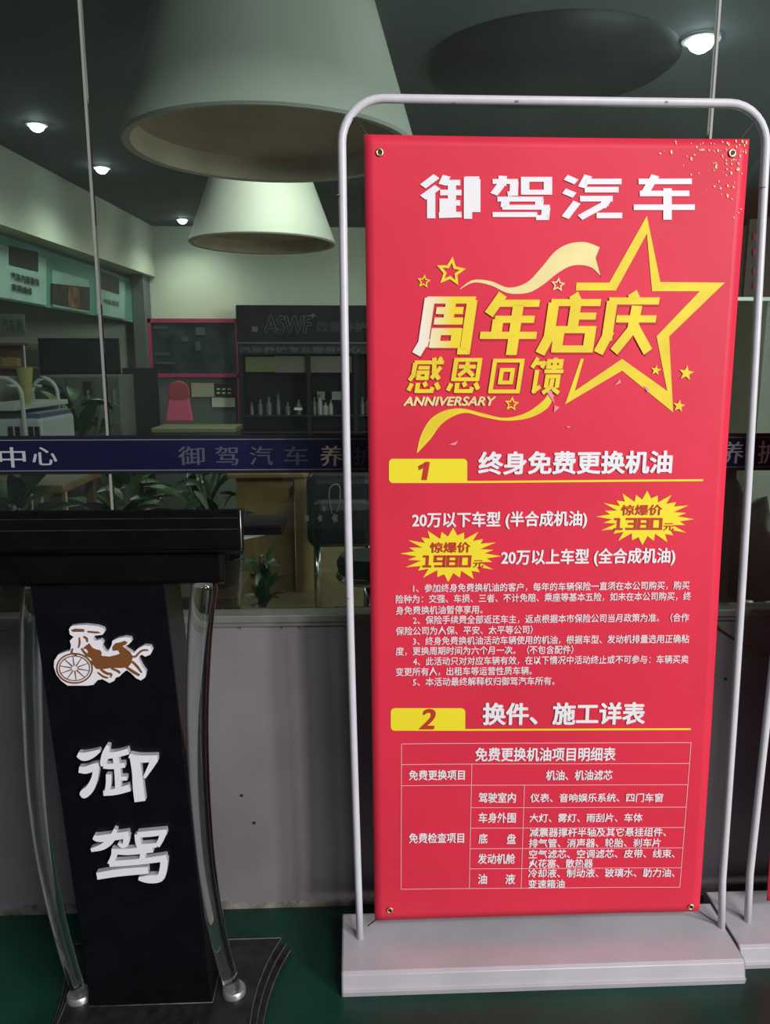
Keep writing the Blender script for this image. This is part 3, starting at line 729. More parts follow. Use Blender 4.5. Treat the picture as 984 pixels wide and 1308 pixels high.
# foot: pressed-metal profile with sloping top, front face and lower lip
def foot(stand, x0, x1, dy=0.0, yf=1.585):
    prof = [(yf, 0), (yf-.004, .016), (yf+.002, .018), (yf+.004, .026), (yf+.008, .050), (yf+.016, .056), (yf+.195, .066), (yf+.205, .060), (yf+.207, 0)]
    n = len(prof); V = [(x0, y+dy, z) for y, z in prof]+[(x1, y+dy, z) for y, z in prof]
    Fc = [(k, (k+1) % n, n+(k+1) % n, n+k) for k in range(n)]+[tuple(range(n))[::-1], tuple(range(n, 2*n))]
    o = mesh_from('foot', V, Fc, 'base_paint', stand); fix_normals(o); bevel_me(o, .0015, 2)
    for x in (x0-.002, x1-.001):
        V = [(x, y+dy+.001, z*.985+.0003) for y, z in prof]+[(x+.003, y+dy+.001, z*.985+.0003) for y, z in prof]
        c = mesh_from('end_cap', V, Fc, 'base_end', stand); fix_normals(c)
fx0, fx1 = PZ(438, 1275, 0).x, PZ(963, 1275, 0).x
foot(stand, fx0, fx1)
def frame_path(A, B, x_lt, x_rt, zt, r=.085, Y=BYY+.012):
    L = [(A[0], Y-.012, A[1])]
    L += [(A[0]+(x_lt-A[0])*t+(-.006)*math.sin(math.pi*t), Y, A[1]+(zt-r-A[1])*t) for t in [i/14 for i in range(1, 15)]]
    for k in range(1, 9): t_ = k/8*math.pi/2; L.append((x_lt+r-r*math.cos(t_), Y, zt-r+r*math.sin(t_)))
    for k in range(0, 9): t_ = k/8*math.pi/2; L.append((x_rt-r+r*math.sin(t_), Y, zt-r+r*math.cos(t_)))
    L += [(x_rt+(B[0]-x_rt)*t+(.006)*math.sin(math.pi*t), Y, zt-r+(B[1]-zt+r)*t) for t in [i/14 for i in range(1, 15)]]
    L[-1] = (L[-1][0], Y-.012, L[-1][2])
    return L
FP = frame_path((.010, .055), (.917, .055), PY(437, 210, BYY).x, PY(980, 215, BYY).x, PY(700, 127, BYY).z+.001)
tube('frame_tube', FP, .0088, 'pipe', stand, 16)
for px in (457, 924):                                               # sleeves at the feet and mid joints
    p = PY(px, 1190, BYY)
for px, py in [(434, 250), (975, 240), (446, 763), (957, 768)]:
    p = PY(px, py, BYY+.012); tube('tube_joint', [(p.x, BYY+.012, p.z-.001), (p.x, BYY+.012, p.z+.001)], .0092, 'base_end', stand, 12)
for px, py in [(583, 131), (661, 129), (852, 130)]:
    p = PY(px, py, BYY+.003); box('paint_chip', (p.x-.003, BYY+.0022, p.z-.0015), (p.x+.003, BYY+.005, p.z+.0015), 'base_end', stand)

def sheet(stand, dx=0, dy=0):
    nu, nv = 40, 90; V, Fc = [], []
    for j in range(nv+1):
        for i in range(nu+1):
            u, v = i/nu, j/nv
            p = BL.lerp(BR, u).lerp(TL.lerp(TR, u), v)
            V.append((p.x+dx, BYY+wave(p.x, p.z)+dy, p.z))
    for j in range(nv):
        for i in range(nu): a = j*(nu+1)+i; Fc.append((a, a+1, a+nu+2, a+nu+1))
    o = mesh_from('banner_sheet', V, Fc, 'vinyl', stand, True)
    md = o.modifiers.new('thick', 'SOLIDIFY'); md.thickness = .0006; md.offset = -1 if False else 1
    return o
sh = sheet(stand)
sh.modifiers['thick'].offset = -1
def droop(z, x, xr): return z-max(0, .019*(.98-z)/.9)*(x-xr)        # print runs slightly downhill towards the right low on the sheet
def PB(x, y): p = PY(x, y, BYY); return (p.x, p.z)
LAY = [.0012]
def print_part(name, V2, Fc, m, lay=0, step=None):
    """flat print on the banner: V2 are (X, Z) on the sheet; step = vertices per coat of ink, each coat a hair above the last"""
    V = [(x, BYY+wave(x, z)-.0012-.0005*lay-(.00008*(i//step) if step else 0), z) for i, (x, z) in enumerate(V2)]
    o = mesh_from(name, V, Fc, m, sh); return o
def bez_print(name, pairs, m, lay=0, k=6):
    up = smooth_path([PB(*p[0]) for p in pairs], k); dn = smooth_path([PB(*p[1]) for p in pairs], k)
    V = [];
    for a, b in zip(up, dn): V += [tuple(a), tuple(b)]
    n = len(up); return print_part(name, V, [(2*i, 2*i+1, 2*i+3, 2*i+2) for i in range(n-1)], m, lay)
def btext(s, x0, x1, yc, h, m, bold=.0006, name='printed_text', lay=1, res=2, italic=0, ratio=True):
    """line of printed text between pixel columns x0..x1 centred on pixel row yc, h pixels tall"""
    Vg, Fg = glyph_tris(s, res, italic); xs = [v[0] for v in Vg]
    a = PB(x0, yc); b = PB(x1, yc)[0]
    zh = (PB(x0, yc-h/2)[1]-PB(x0, yc+h/2)[1])
    cjk = any(ord(c) > 0x2e80 for c in s)
    lo, hi = (-.075, .845) if cjk else (0, max(v[1] for v in Vg))
    V, Fc = [], []
    offs = [(0, 0)] if bold <= 0 else [(0, 0), (bold, 0), (-bold, 0), (0, bold*.7), (0, -bold*.7)]
    if bold > .0015: offs += [(bold*.7, bold*.5), (-bold*.7, bold*.5), (bold*.7, -bold*.5), (-bold*.7, -bold*.5)]
    for dx, dz_ in offs:
        k = len(V)
        for v in Vg:
            xx = a[0]+(v[0]-min(xs))/(max(xs)-min(xs))*(b-a[0])+dx
            V.append((xx, droop(a[1]-zh/2+(v[1]-lo)/(hi-lo)*zh+dz_, xx, a[0])))
        Fc += [tuple(i+k for i in f) for f in Fg]
    return print_part(name, V, Fc, m, lay, len(Vg))
def block_char(c, x0, y0, x1, y1, m, wv=15, wh=12, shear=0, lay=2, name='block_character'):
    V, Fc = stroke_quads(GL[c], wv, wh); 
    V2 = []
    for v in V:
        px = x0+(x1-x0)*v.x/100+shear*(1-v.y/100); py = y0+(y1-y0)*v.y/100
        V2.append(PB(px, py))
    return print_part(name, V2, Fc, m, lay)
A = lambda X, Y: (490+X/2.187, 200+Y/2.187)
# title
for c, x0, x1 in [('御', 538, 614), ('驾', 628, 705), ('汽', 720, 796), ('车', 810, 887)]:
    block_char(c, x0, 224, x1, 279, 'white_ink', 14, 13 if c != '驾' else 11.5)
# big star outline
pairs = [((540, 352), (538, 374)), ((632, 352), (650, 374)), ((737, 165), (737, 215)), ((775, 350), (752, 376)), ((955, 352), (885, 376)), ((800, 502), (765, 502)), ((812, 715), (795, 655)),
         ((668, 598), (668, 565)), ((508, 692), (535, 655)), ((552, 565), (560, 565))]
V, Fc = [], []
for i in range(len(pairs)-1):
    (a0, b0), (a1, b1) = pairs[i], pairs[i+1]
    for j in range(6 if i < len(pairs)-2 else 7):
        t = j/6; V += [PB(*A(a0[0]+(a1[0]-a0[0])*t, a0[1]+(a1[1]-a0[1])*t)), PB(*A(b0[0]+(b1[0]-b0[0])*t, b0[1]+(b1[1]-b0[1])*t))]
print_part('big_star_outline', V, [(2*i, 2*i+1, 2*i+3, 2*i+2) for i in range(len(V)//2-1)], 'yellow_ink', 0)
# ribbons
bez_print('upper_ribbon', [(A(*p), A(*q)) for p, q in [((213, 370), (214, 371)), ((250, 345), (252, 352)), ((300, 348), (300, 360)), ((350, 366), (350, 382)), ((400, 352), (405, 380)), ((440, 312), (446, 358)), ((480, 265), (488, 325)), ((520, 243), (530, 304)), ((565, 239), (578, 308)), ((607, 254), (609, 335))]], 'cream_ink', 0)
print_part('ribbon_notch', [PB(*A(*p)) for p in [(594, 282), (607, 250), (613, 262), (614, 330), (609, 338)]], [(0, 1, 2, 3, 4)], 'vinyl', 1)
bez_print('lower_ribbon', [(A(*p), A(*q)) for p, q in [((93, 826), (95, 828)), ((104, 780), (132, 788)), ((130, 735), (158, 752)), ((170, 710), (190, 728)), ((220, 704), (230, 716)), ((280, 718), (280, 728)), ((340, 730), (342, 738)), ((400, 715), (408, 730)), ((448, 680), (458, 703)), ((462, 655), (476, 668))]], 'yellow_ink', 0)
def star_pts(cx, cy, R, r, rot=0): return [(cx+(R if k % 2 == 0 else r)*math.sin(k*math.pi/5+rot), cy-(R if k % 2 == 0 else r)*math.cos(k*math.pi/5+rot)) for k in range(10)]
for (cx, cy, R) in [(188, 322, 43), (113, 349, 20), (488, 358, 21), (358, 691, 21)]:
    o1 = star_pts(cx, cy, R, R*.48, .12); i1 = star_pts(cx, cy, R*.60, R*.27, .12)
    V = [PB(*A(*p)) for p in o1+i1]; print_part('small_star_outline', V, [(k, (k+1) % 10, 10+(k+1) % 10, 10+k) for k in range(10)], 'yellow_ink' if cx < 400 else 'cream_ink', 2)
for (cx, cy, R) in [(763, 597, 15), (848, 605, 22), (828, 697, 18)]:
    V = [PB(*A(*p)) for p in star_pts(cx, cy, R, R*.42, .15)]+[PB(*A(cx, cy))]; print_part('small_solid_star', V, [(k, (k+1) % 10, 10) for k in range(10)], 'yellow_ink', 2)
for tri in [[(452, 652), (478, 690), (470, 655)], [(478, 695), (492, 700), (476, 715)], [(645, 640), (662, 622), (664, 632)], [(728, 640), (744, 648), (740, 660)], [(510, 755), (522, 752), (518, 758)], [(182, 805), (208, 794), (200, 806)]]:
    print_part('pink_shard', [PB(*A(*p)) for p in tri], [(0, 1, 2)], 'shard_ink', 3)
# headline characters
gm = mat('white to yellow ink', (.9, .7, .05), .5, spec=.3)
nt = gm.node_tree; tcn = nt.nodes.new('ShaderNodeTexCoord'); sep = nt.nodes.new('ShaderNodeSeparateXYZ'); cr = nt.nodes.new('ShaderNodeValToRGB')
cr.color_ramp.elements[0].color = (.92, .86, .72, 1); cr.color_ramp.elements[0].position = .15; cr.color_ramp.elements[1].color = (.90, .70, .035, 1); cr.color_ramp.elements[1].position = .62
nt.links.new(tcn.outputs['Generated'], sep.inputs[0]); nt.links.new(sep.outputs['X'], cr.inputs[0]); nt.links.new(cr.outputs[0], nt.nodes['Principled BSDF'].inputs['Base Color'])
for c, x0, x1, yt, yb in [('周', 87, 238, 388, 551), ('年', 262, 420, 385, 551), ('店', 432, 588, 385, 549), ('庆', 597, 752, 380, 547)]:
    (a0, b0), (a1, b1) = A(x0, yt), A(x1, yb)
    for dd_, mm, ly in [(2.2, 'shade_ink', 1), (0, gm if c == '周' else 'yellow_ink', 4)]:
        block_char(c, a0+dd_, b0+dd_, a1+dd_, b1+dd_, mm, 19, 12, 11, ly, 'block_character' if ly == 4 else 'character_shadow')
for c, x0, x1 in [('感', 66, 158), ('恩', 176, 268), ('回', 291, 380), ('馈', 402, 492)]:
    (a0, b0), (a1, b1) = A(x0, 562), A(x1, 662)
    for dd_, mm, ly in [(1.5, 'shade_ink', 1), (0, 'yellow_ink', 4)]:
        block_char(c, a0+dd_, b0+dd_, a1+dd_, b1+dd_, mm, 13.5, 10.5, 7, ly, 'block_character' if ly == 4 else 'character_shadow')
btext('ANNIVERSARY', 515.5, 633, 512.5, 11, 'cream_ink', .0011, 'printed_word', 3, 3, .25)
# section tabs
def tab(x0, y0, x1, y1, lx1, ly, name='yellow_tab'):
    pts = []; r = 5
    for (cx, cy, a0) in [(x1-r, y1-r+5, 0), (x0+r, y1-r, 90), (x0+r, y0+r, 180), (x1-r, y0+r, 270)]:
        if a0 == 0: pts.append((x1, y1)); continue
        for k in range(5): t_ = math.radians(a0+k*22.5); pts.append((cx+r*math.cos(t_), cy+r*math.sin(t_)))
    a = PB(x0, y0); b = PB(x1, y1)
    V = [PB(*p) for p in pts]; print_part(name, V, [tuple(range(len(V)))], 'flat_yellow', 0)
    z0 = PB(x1, y1)[1]; xa = PB(x1-3, y1)[0]; xb = PB(lx1, ly)[0]; V = []
    for i in range(11): x = xa+(xb-xa)*i/10; zz_ = droop(z0, x, xa); V += [(x, zz_), (x, zz_+.0045)]
    print_part('yellow_rule', V, [(2*i, 2*i+2, 2*i+3, 2*i+1) for i in range(10)], 'flat_yellow', 0)
tab(497, 586, 597, 617, 900, 610); tab(499.5, 906, 595, 935, 882, 930)
block_char('one', 531, 590, 550, 613, 'red_ink', 36, 22, 4, 2, 'section_number')
btext('2', 537, 556, 920, 25, 'red_ink', .0020, 'section_number', 2, 4, .2)
btext('终身免费更换机油', 612, 859, 591.5, 28, 'white_ink', .0021, 'section_heading', 2, 3)
btext('换件、施工详表', 618, 823, 913, 27, 'white_ink', .0021, 'section_heading', 2, 3)
btext('20万以下车型 (半合成机油)', 527, 750, 664, 19, 'white_ink', .0011, 'price_line', 2, 3)
btext('20万以上车型 (全合成机油)', 641, 863, 712, 19, 'white_ink', .0011, 'price_line', 2, 3)
def burst(cx, cy, rx, ry, n=24):
    V = []
    for k in range(2*n):
        t_ = math.pi*k/n+.05; s = (1.0 if (k//2) % 2 == 0 else .86) if k % 2 == 0 else .62+.05*((k*5) % 3)
        V.append(PB(cx+rx*s*math.cos(t_), cy+ry*s*math.sin(t_)))
    V.append(PB(cx, cy)); print_part('price_burst', V, [(k, (k+1) % (2*n), 2*n) for k in range(2*n)], 'flat_yellow', 0)
burst(825, 662, 63, 35); burst(576, 709, 65, 35)
btext('惊爆价', 795, 847, 652, 13, 'red_ink', .0009, 'price_caption', 2, 2); btext('惊爆价', 550, 601, 699.5, 13, 'red_ink', .0009, 'price_caption', 2, 2)
for word, xa, yc in [('1380', 783, 669.5), ('1980', 538, 717)]:
    for k, c in enumerate(word): block_char(c, xa+k*16.3, yc-7.5, xa+k*16.3+14.5, yc+7.5, 'red_ink', 27, 19, 1, 2, 'price_digit')
btext('元', 849, 862, 673, 10, 'red_ink', .0006, 'price_unit', 2, 2); btext('元', 605, 618, 720, 10, 'red_ink', .0006, 'price_unit', 2, 2)
# conditions
for s, x0, x1, y in [('1、参加终身免费换机油的客户，每年的车辆保险一直须在本公司购买，购买', 528, 881, 751.5),
                     ('险种为：交强、车损、三者、不计免赔、乘座等基本五险，如未在本公司购买，终', 506, 883, 765.5),
                     ('身免费换机油暂停享用。', 506, 617, 780), ('2、保险手续费全部返还车主，返点根据本市保险公司当月政策为准。（合作', 528, 880, 792.5),
                     ('保险公司为人保、平安、太平等公司）', 506, 681, 806.5), ('3、终身免费换机油活动车辆使用的机油，根据车型、发动机排量选用正确粘', 528, 880, 819.5),
                     ('度，更换周期时间为六个月一次。（不包含配件）', 506, 733, 832.5), ('4、此活动只对对应车辆有效，在以下情况中活动终止或不可参与：车辆买卖', 528, 879, 845.5),
                     ('变更所有人，出租车等运营性质车辆。', 506, 680, 859), ('5、本活动最终解释权归御驾汽车所有。', 528, 709, 872)]:
    btext(s, x0, x1, y+.3, 10.5, 'pale_ink', .00042, 'condition_line', 1, 1)
# table
def hline(y, x0, x1):
    z = PB(513 if x0 == X0 else 601, y)[1]; V = []
    for i in range(9): x = x0+(x1-x0)*i/8; zz_ = droop(z, x, X0 if x0 == X0 else X1); V += [(x, zz_-.0005), (x, zz_+.0005)]
    print_part('table_rule', V, [(2*i, 2*i+2, 2*i+3, 2*i+1) for i in range(8)], 'pale_ink', 0)
def vline(x, y0, y1):
    z0, z1 = PB(513, y0)[1], PB(513, y1)[1]; V = []
    for i in range(9): z = droop(z0+(z1-z0)*i/8, x, X0); V += [(x-.0005, z), (x+.0005, z)]
    print_part('table_rule', V, [(2*i, 2*i+1, 2*i+3, 2*i+2) for i in range(8)], 'pale_ink', 0)
X0, X1, X2, X3 = PB(513, 1040)[0], PB(601.5, 1060)[0], PB(668.5, 1060)[0], PB(875, 1040)[0]
for y, xa in [(952, X0), (978.5, X0), (1005.5, X0), (1033, X1), (1059, X1), (1085, X1), (1110.5, X1), (1136.5, X0)]: hline(y, xa, X3)
vline(X0, 952, 1136.5); vline(X3, 952, 1136.5); vline(X1, 978.5, 1136.5); vline(X2, 1005.5, 1136.5)
btext('免费更换机油项目明细表', 608, 786, 965, 17, 'white_ink', .0009, 'table_title', 1, 2)
for s, x0, x1, y in [('免费更换项目', 523, 594, 992), ('机油、机油滤芯', 698, 782, 990.5), ('免费检查项目', 523, 593, 1072), ('驾驶室内', 612, 659, 1020), ('车身外围', 612, 659, 1045.5), ('底', 612, 623, 1072), ('盘', 648, 659, 1072),
                     ('发动机舱', 611, 658, 1097.5), ('油', 611, 622, 1123), ('液', 646, 658, 1123)]:
    btext(s, x0, x1, y, 12.5, 'white_ink', .0006, 'table_cell_text', 1, 1)
for s, x0, x1, y in [('仪表、音响娱乐系统、四门车窗', 678, 846, 1019.5), ('大灯、雾灯、雨刮片、车体', 677, 820, 1045), ('减震器撑杆半轴及其它悬挂组件、', 677, 850, 1063.5), ('排气管、消声器、轮胎、刹车片', 676, 843, 1077),
                     ('空气滤芯、空调滤芯、皮带、线束、', 676, 861, 1091), ('火花塞、散热器', 676, 757, 1103), ('冷却液、制动液、玻璃水、助力油、', 675, 861, 1115.5), ('变速箱油', 675, 721, 1129)]:
    btext(s, x0, x1, y, 10.8, 'white_ink', .0005, 'table_cell_text', 1, 1)
# gold confetti specks in the upper right corner
V, Fc = [], []
for k in range(90):
    px = 955-abs(random.gauss(0, 45)); py = 180+abs(random.gauss(0, 36))
    if px < 800: continue
    if (abs(px-935) < 7 and abs(py-195) < 7): continue
    s = random.uniform(.4, 1.1); h = s*random.uniform(1, 2.6); k0 = len(V)
    px = min(px, 953-(py-178)*.06)
    V += [PB(px-s, py-h), PB(px+s, py-h+.5), PB(px+s, py+h), PB(px-s, py+h-.5)]; Fc.append((k0, k0+1, k0+2, k0+3))
cf = print_part('gold_confetti', V, Fc, 'cream_ink', 1); cf['kind'] = 'stuff'
# eyelets and elastic cords
def torus_y(name, c, R, r, m, parent, n=20, k=8):
    V, Fc = [], []
    for i in range(n):
        a = 2*math.pi*i/n
        for j in range(k):
            b = 2*math.pi*j/k; V.append((c[0]+(R+r*math.cos(b))*math.cos(a), c[1]+r*math.sin(b)*.6, c[2]+(R+r*math.cos(b))*math.sin(a)))
    for i in range(n):
        for j in range(k): Fc.append((i*k+j, i*k+(j+1) % k, ((i+1) % n)*k+(j+1) % k, ((i+1) % n)*k+j))
    o = mesh_from(name, V, Fc, m, parent, True); fix_normals(o); return o
corners = [((485, 195), (452, 149)), ((935, 196), (968, 152)), ((498, 1163), (470, 1185)), ((882, 1157), (915, 1180))]
for (ex, ey), (hx, hy) in corners:
    x, z = PB(ex, ey); yy = BYY+wave(x, z)-.0018
    e = torus_y('eyelet', (x, yy, z), .0062, .0022, 'brass', sh)
    d = mesh_from('eyelet_hole', [(x+.005*math.cos(t_*math.pi/6), yy-.0001, z+.005*math.sin(t_*math.pi/6)) for t_ in range(12)], [tuple(range(12))], 'dark', e)if False else None
    mesh_from('eyelet_hole', [(x+.005*math.cos(t_*math.pi/6), yy-.0001, z+.005*math.sin(t_*math.pi/6)) for t_ in range(12)], [tuple(range(12))], 'dark', sh)
    h = PY(hx, hy, BYY)
    if ey < 500:
        tube('elastic_cord', [(x, BYY+.006, z), ((x+h.x)/2, BYY+.008, (z+h.z)/2+.003), (h.x, BYY+.006, h.z)], .0016, 'cord', stand, 6)
    else:
        tube('elastic_cord', [(x, BYY+.006, z), (h.x, BYY+.006, h.z)], .0016, 'cord', stand, 6)

# second stand, standing close on the right and mostly outside the frame
st2 = thing('banner_stand', 'second white tube stand with red banner, cut off at the right edge', 'banner stand', (.45+.975, 1.73, 0))
foot(st2, fx1+.012, fx1+.97, .045)
tube('frame_tube', [(p[0]+.982+.034*p[2], p[1]+.02, p[2]) for p in FP], .0088, 'pipe', st2, 16)
s2 = sheet(st2, .998, .03); s2.modifiers['thick'].offset = -1

# ------------------------------------------------------------------ LECTERN
lec = thing('lectern', 'black lectern with white characters and chariot emblem, clear curved columns', 'lectern', (-.48, 1.56, 0))
# front panel: slightly forward-leaning tall box
PYb, PYt = 1.535, 1.505
b0, b1 = PY(115, 1283, PYb), PY(272, 1284, PYb); t0, t1 = PY(38, 748, PYt), PY(210, 747, PYt)
zb0 = .045; t0.z = t1.z = 1.03; b0.z = b1.z = zb0
dep = .13
V = [b0, b1, t1, t0]+[p+Vector((0.0, dep, 0)) for p in (b0, b1, t1, t0)]
bevel_me(mesh_from('front_panel', V, [(0, 1, 2, 3), (4, 7, 6, 5), (0, 4, 5, 1), (1, 5, 6, 2), (2, 6, 7, 3), (3, 7, 4, 0)], 'lacquer', lec), .002)
pn = (b1-b0).cross(t0-b0).normalized(); pn = pn if pn.y < 0 else -pn
lateral = (b1-b0).normalized(); upl = lateral.cross(-pn).normalized(); upl = upl if upl.z > 0 else -upl
def PP(x, y, off=0): return PN(x, y, b0+pn*off, pn)
# thin pale line at the panel foot
tube('foot_line', [b0+Vector((0, -.001, 0)), b1+Vector((0, -.001, 0)), b1+Vector((.0, dep, 0))], .0014, 'edge_line', lec, 6)
# top: deep upper tier and lower tier with rounded ends
def tier(name, x0, x1, y0, y1, z0, z1, m, bulge=.02, slope=.24):
    prof = []
    n = 8
    ring = [(x0, y0), (x1, y0)]+[(x1+bulge*.3*math.sin(math.pi*k/n)*.4, y0+(y1-y0)*k/n) for k in range(1, n)]+[(x1, y1), (x0, y1)]+[(x0-bulge*math.sin(math.pi*k/n)*.4, y1+(y0-y1)*k/n) for k in range(1, n)]
    N = len(ring); V = [(x, y, z0-.012 if y > y0+.01 else z0) for x, y in ring]+[(x, y, z1-slope*max(0, y-y0)) for x, y in ring]
    o = mesh_from(name, V, [tuple(range(N))[::-1], tuple(range(N, 2*N))]+[(k, (k+1) % N, N+(k+1) % N, N+k) for k in range(N)], m, lec)
    fix_normals(o); bevel_me(o, .006, 3); return o
xr1 = PY(307, 675, 1.47).x; xr2 = PY(283, 720, 1.49).x; cxl = -.495
zA, zB, zC, zD = PY(150, 651, 1.47).z, PY(150, 704, 1.47).z, PY(150, 703, 1.49).z, PY(150, 746, 1.49).z
tier('upper_tier', 2*cxl-xr1, xr1, 1.47, 1.515, zB, zA, 'lacquer_top')
tier('lower_tier', 2*cxl-xr2, xr2, 1.49, 1.53, zD, zC-.001, 'lacquer_top', slope=.22)
xd = PY(272, 720, 1.80).x
V, Fc = box_v((2*cxl-xd, 1.516, zD+.004), (xd, 1.80, zA-.015)); V = [(x, y, z-(.30*(y-1.516) if z > zD+.05 else 0)) for x, y, z in V]
mesh_from('desk_box', V, Fc, 'lacquer_top', lec)
tube('metal_edge', [(xr1+.001, 1.469, zB+.004), (xr1+.001, 1.469, zA-.003)], .0012, 'silver', lec, 6)
boxes('tier_groove', [((2*cxl-xr1+.01, 1.4690, zB+.040), (xr1-.004, 1.4705, zB+.042)), ((2*cxl-xr1+.01, 1.4690, zB+.062), (xr1-.004, 1.4705, zB+.0635))], 'lectern_base', lec)
# pull-out side shelf at the back right
a, b = PY(300, 684, 1.66), PY(361, 672, 1.66)
box('side_shelf', (a.x-.05, 1.66, a.z), (b.x, 1.79, b.z), 'lacquer_top', lec, .002)
pa = PY(309, 692, 1.69); pb = PY(358, 685.5, 1.69)
mesh_from('shelf_underside', [(pa.x-.01, 1.70, pa.z), (pa.x-.01, 1.70, b.z-.012), (b.x-.004, 1.70, a.z-.001), (pa.x-.01, 1.78, pa.z), (pa.x-.01, 1.78, b.z-.012), (b.x-.004, 1.78, a.z-.001)],
          [(0, 2, 1), (3, 4, 5), (0, 3, 5, 2), (2, 5, 4, 1), (1, 4, 3, 0)], 'letter_side', lec)
# base: three stacked boards, front and sides curved
def base_ring(s, cyb=0):
    R = PZ(360, 1197, .045)                                           # back right corner
    return R
bk = PZ(360, 1198, .045); cR = [PZ(x, y, .045) for x, y in [(360, 1198), (345, 1222), (331, 1255), (322, 1290), (318, 1325)]]
mid = (b0.x+b1.x)/2-.0
for k, (z0, z1, g) in enumerate([(.030, .045, 0), (.015, .029, .012), (0, .014, .024)]):
    right = smooth_path([Vector((p.x+g, p.y, 0)) for p in cR], 4)
    left = [Vector((2*mid+.035-p.x, p.y, 0)) for p in right][::-1]
    ring = right+left; N = len(ring)
    V = [(p.x, p.y, z0) for p in ring]+[(p.x, p.y, z1) for p in ring]
    o = mesh_from('base_board', V, [tuple(range(N)), tuple(range(N, 2*N))[::-1]]+[(i, (i+1) % N, N+(i+1) % N, N+i) for i in range(N)], 'lectern_base', lec); fix_normals(o)
    tube('board_edge', [Vector((p.x, p.y, z1)) for p in right], .0011, 'edge_line', lec, 6)
    tube('board_edge', [Vector((p.x, p.y, z1)) for p in left], .0011, 'edge_line', lec, 6)
    if k == 0: tube('board_edge', [Vector((left[-1].x, left[-1].y, z1)), Vector((right[0].x, right[0].y, z1))], .0011, 'edge_line', lec, 6)
# curved clear acrylic columns standing on discs
CYc = 1.60
colR = [(262, 742), (256, 800), (253, 860), (252, 920), (254, 990), (258, 1050), (264, 1110), (274, 1170), (285, 1220), (299, 1268)]
colL = [(44, 742), (40, 800), (40, 860), (42, 920), (45, 990), (51, 1050), (60, 1110), (73, 1170), (86, 1220), (101, 1268)]
def column(pts, wr):
    P = smooth_path([PY(x, y, 1.545+.03*(i/(len(pts)-1)-.5)) for i, (x, y) in enumerate(pts)], 5)
    P[-1].z = .05; P[0].z = 1.03
    n = len(P); rad = [wr*(1.0-.35*(i/(n-1))) for i in range(n)]
    tube('acrylic_column', P, rad, 'acrylic', lec, 20)
    e = P[-1]; lathe('column_disc', [(.001, 0), (.027, 0), (.027, .010), (.024, .014), (.001, .014)], (e.x, e.y, .0455), 'acrylic' if False else 'silver', lec, 24)
column(colR, .027); column(colL, .023)
# raised white characters, brush style: each stroke a tapering rounded polygon on a 654 x 1308 tracing grid
T = lambda X, Y: (60+X/3.633, 780+Y/3.633)
def stroke_poly(path, cap=4):
    """path: list of (x, y, halfwidth) -> outline"""
    P3 = smooth_path([Vector((p[0], p[1], p[2]*(1.14 if p[2] > 5.5 else 1))) for p in path], 4)
    Lf, Rt = [], []
    n = len(P3)
    for i, q in enumerate(P3):
        d = (P3[min(i+1, n-1)]-P3[max(i-1, 0)]); d = Vector((d.x, d.y)).normalized(); nn = Vector((-d.y, d.x))
        c = Vector((q.x, q.y)); Lf.append(c+nn*q.z); Rt.append(c-nn*q.z)
    return Lf, Rt
def raised(name, strokes, m, th, base=0.0, parent=lec, grid=T, side=None):
    V, Fc, mi = [], [], []
    for s in strokes:
        Lf, Rt = stroke_poly(s); n = len(Lf)
        k = len(V); th2 = th+.00008*(k % 977 and (len(V)//20) % 14)
        for off in (base, base+th2):
            for p in Lf: V.append(PP(*grid(p.x, p.y), base+th) - pn*(base+th-off))
            for p in Rt: V.append(PP(*grid(p.x, p.y), base+th) - pn*(base+th-off))
        for i in range(n-1):
            Fc.append((k+2*n+i, k+2*n+i+1, k+3*n+i+1, k+3*n+i)); mi.append(0)
            Fc.append((k+i, k+i+1, k+2*n+i+1, k+2*n+i)); mi.append(1); Fc.append((k+n+i, k+3*n+i, k+3*n+i+1, k+n+i+1)); mi.append(1)
        Fc.append((k, k+2*n, k+3*n, k+n)); Fc.append((k+n-1, k+2*n-1, k+4*n-1, k+3*n-1)); mi += [1, 1]
    o = mesh_from(name, V, Fc, m, parent)
    if side:
        o.data.materials.append(M[side])
        for p, i in zip(o.data.polygons, mi): p.material_index = i
    return o
YU = [[(142, 668, 10), (170, 678, 17), (205, 670, 15), (245, 650, 6)], [(148, 738, 12), (180, 740, 15), (215, 728, 15), (240, 722, 14)], [(228, 725, 12), (222, 775, 13), (200, 825, 17), (170, 852, 18), (158, 862, 8)],
      [(284, 625, 7), (272, 665, 14), (262, 705, 13), (262, 722, 8)], [(270, 672, 14), (320, 668, 12), (378, 652, 12)], [(262, 720, 10), (300, 722, 11), (362, 716, 10)], [(318, 680, 12), (326, 730, 13), (330, 790, 13), (330, 830, 12)],
      [(286, 760, 11), (286, 800, 11), (280, 838, 10)], [(330, 780, 9), (372, 778, 8)], [(262, 848, 10), (320, 840, 13), (384, 822, 14)],
      [(382, 672, 8), (430, 688, 15), (514, 684, 12)], [(405, 680, 18), (418, 750, 20), (424, 820, 22), (432, 885, 22)], [(500, 690, 15), (478, 730, 11), (452, 775, 6)]]
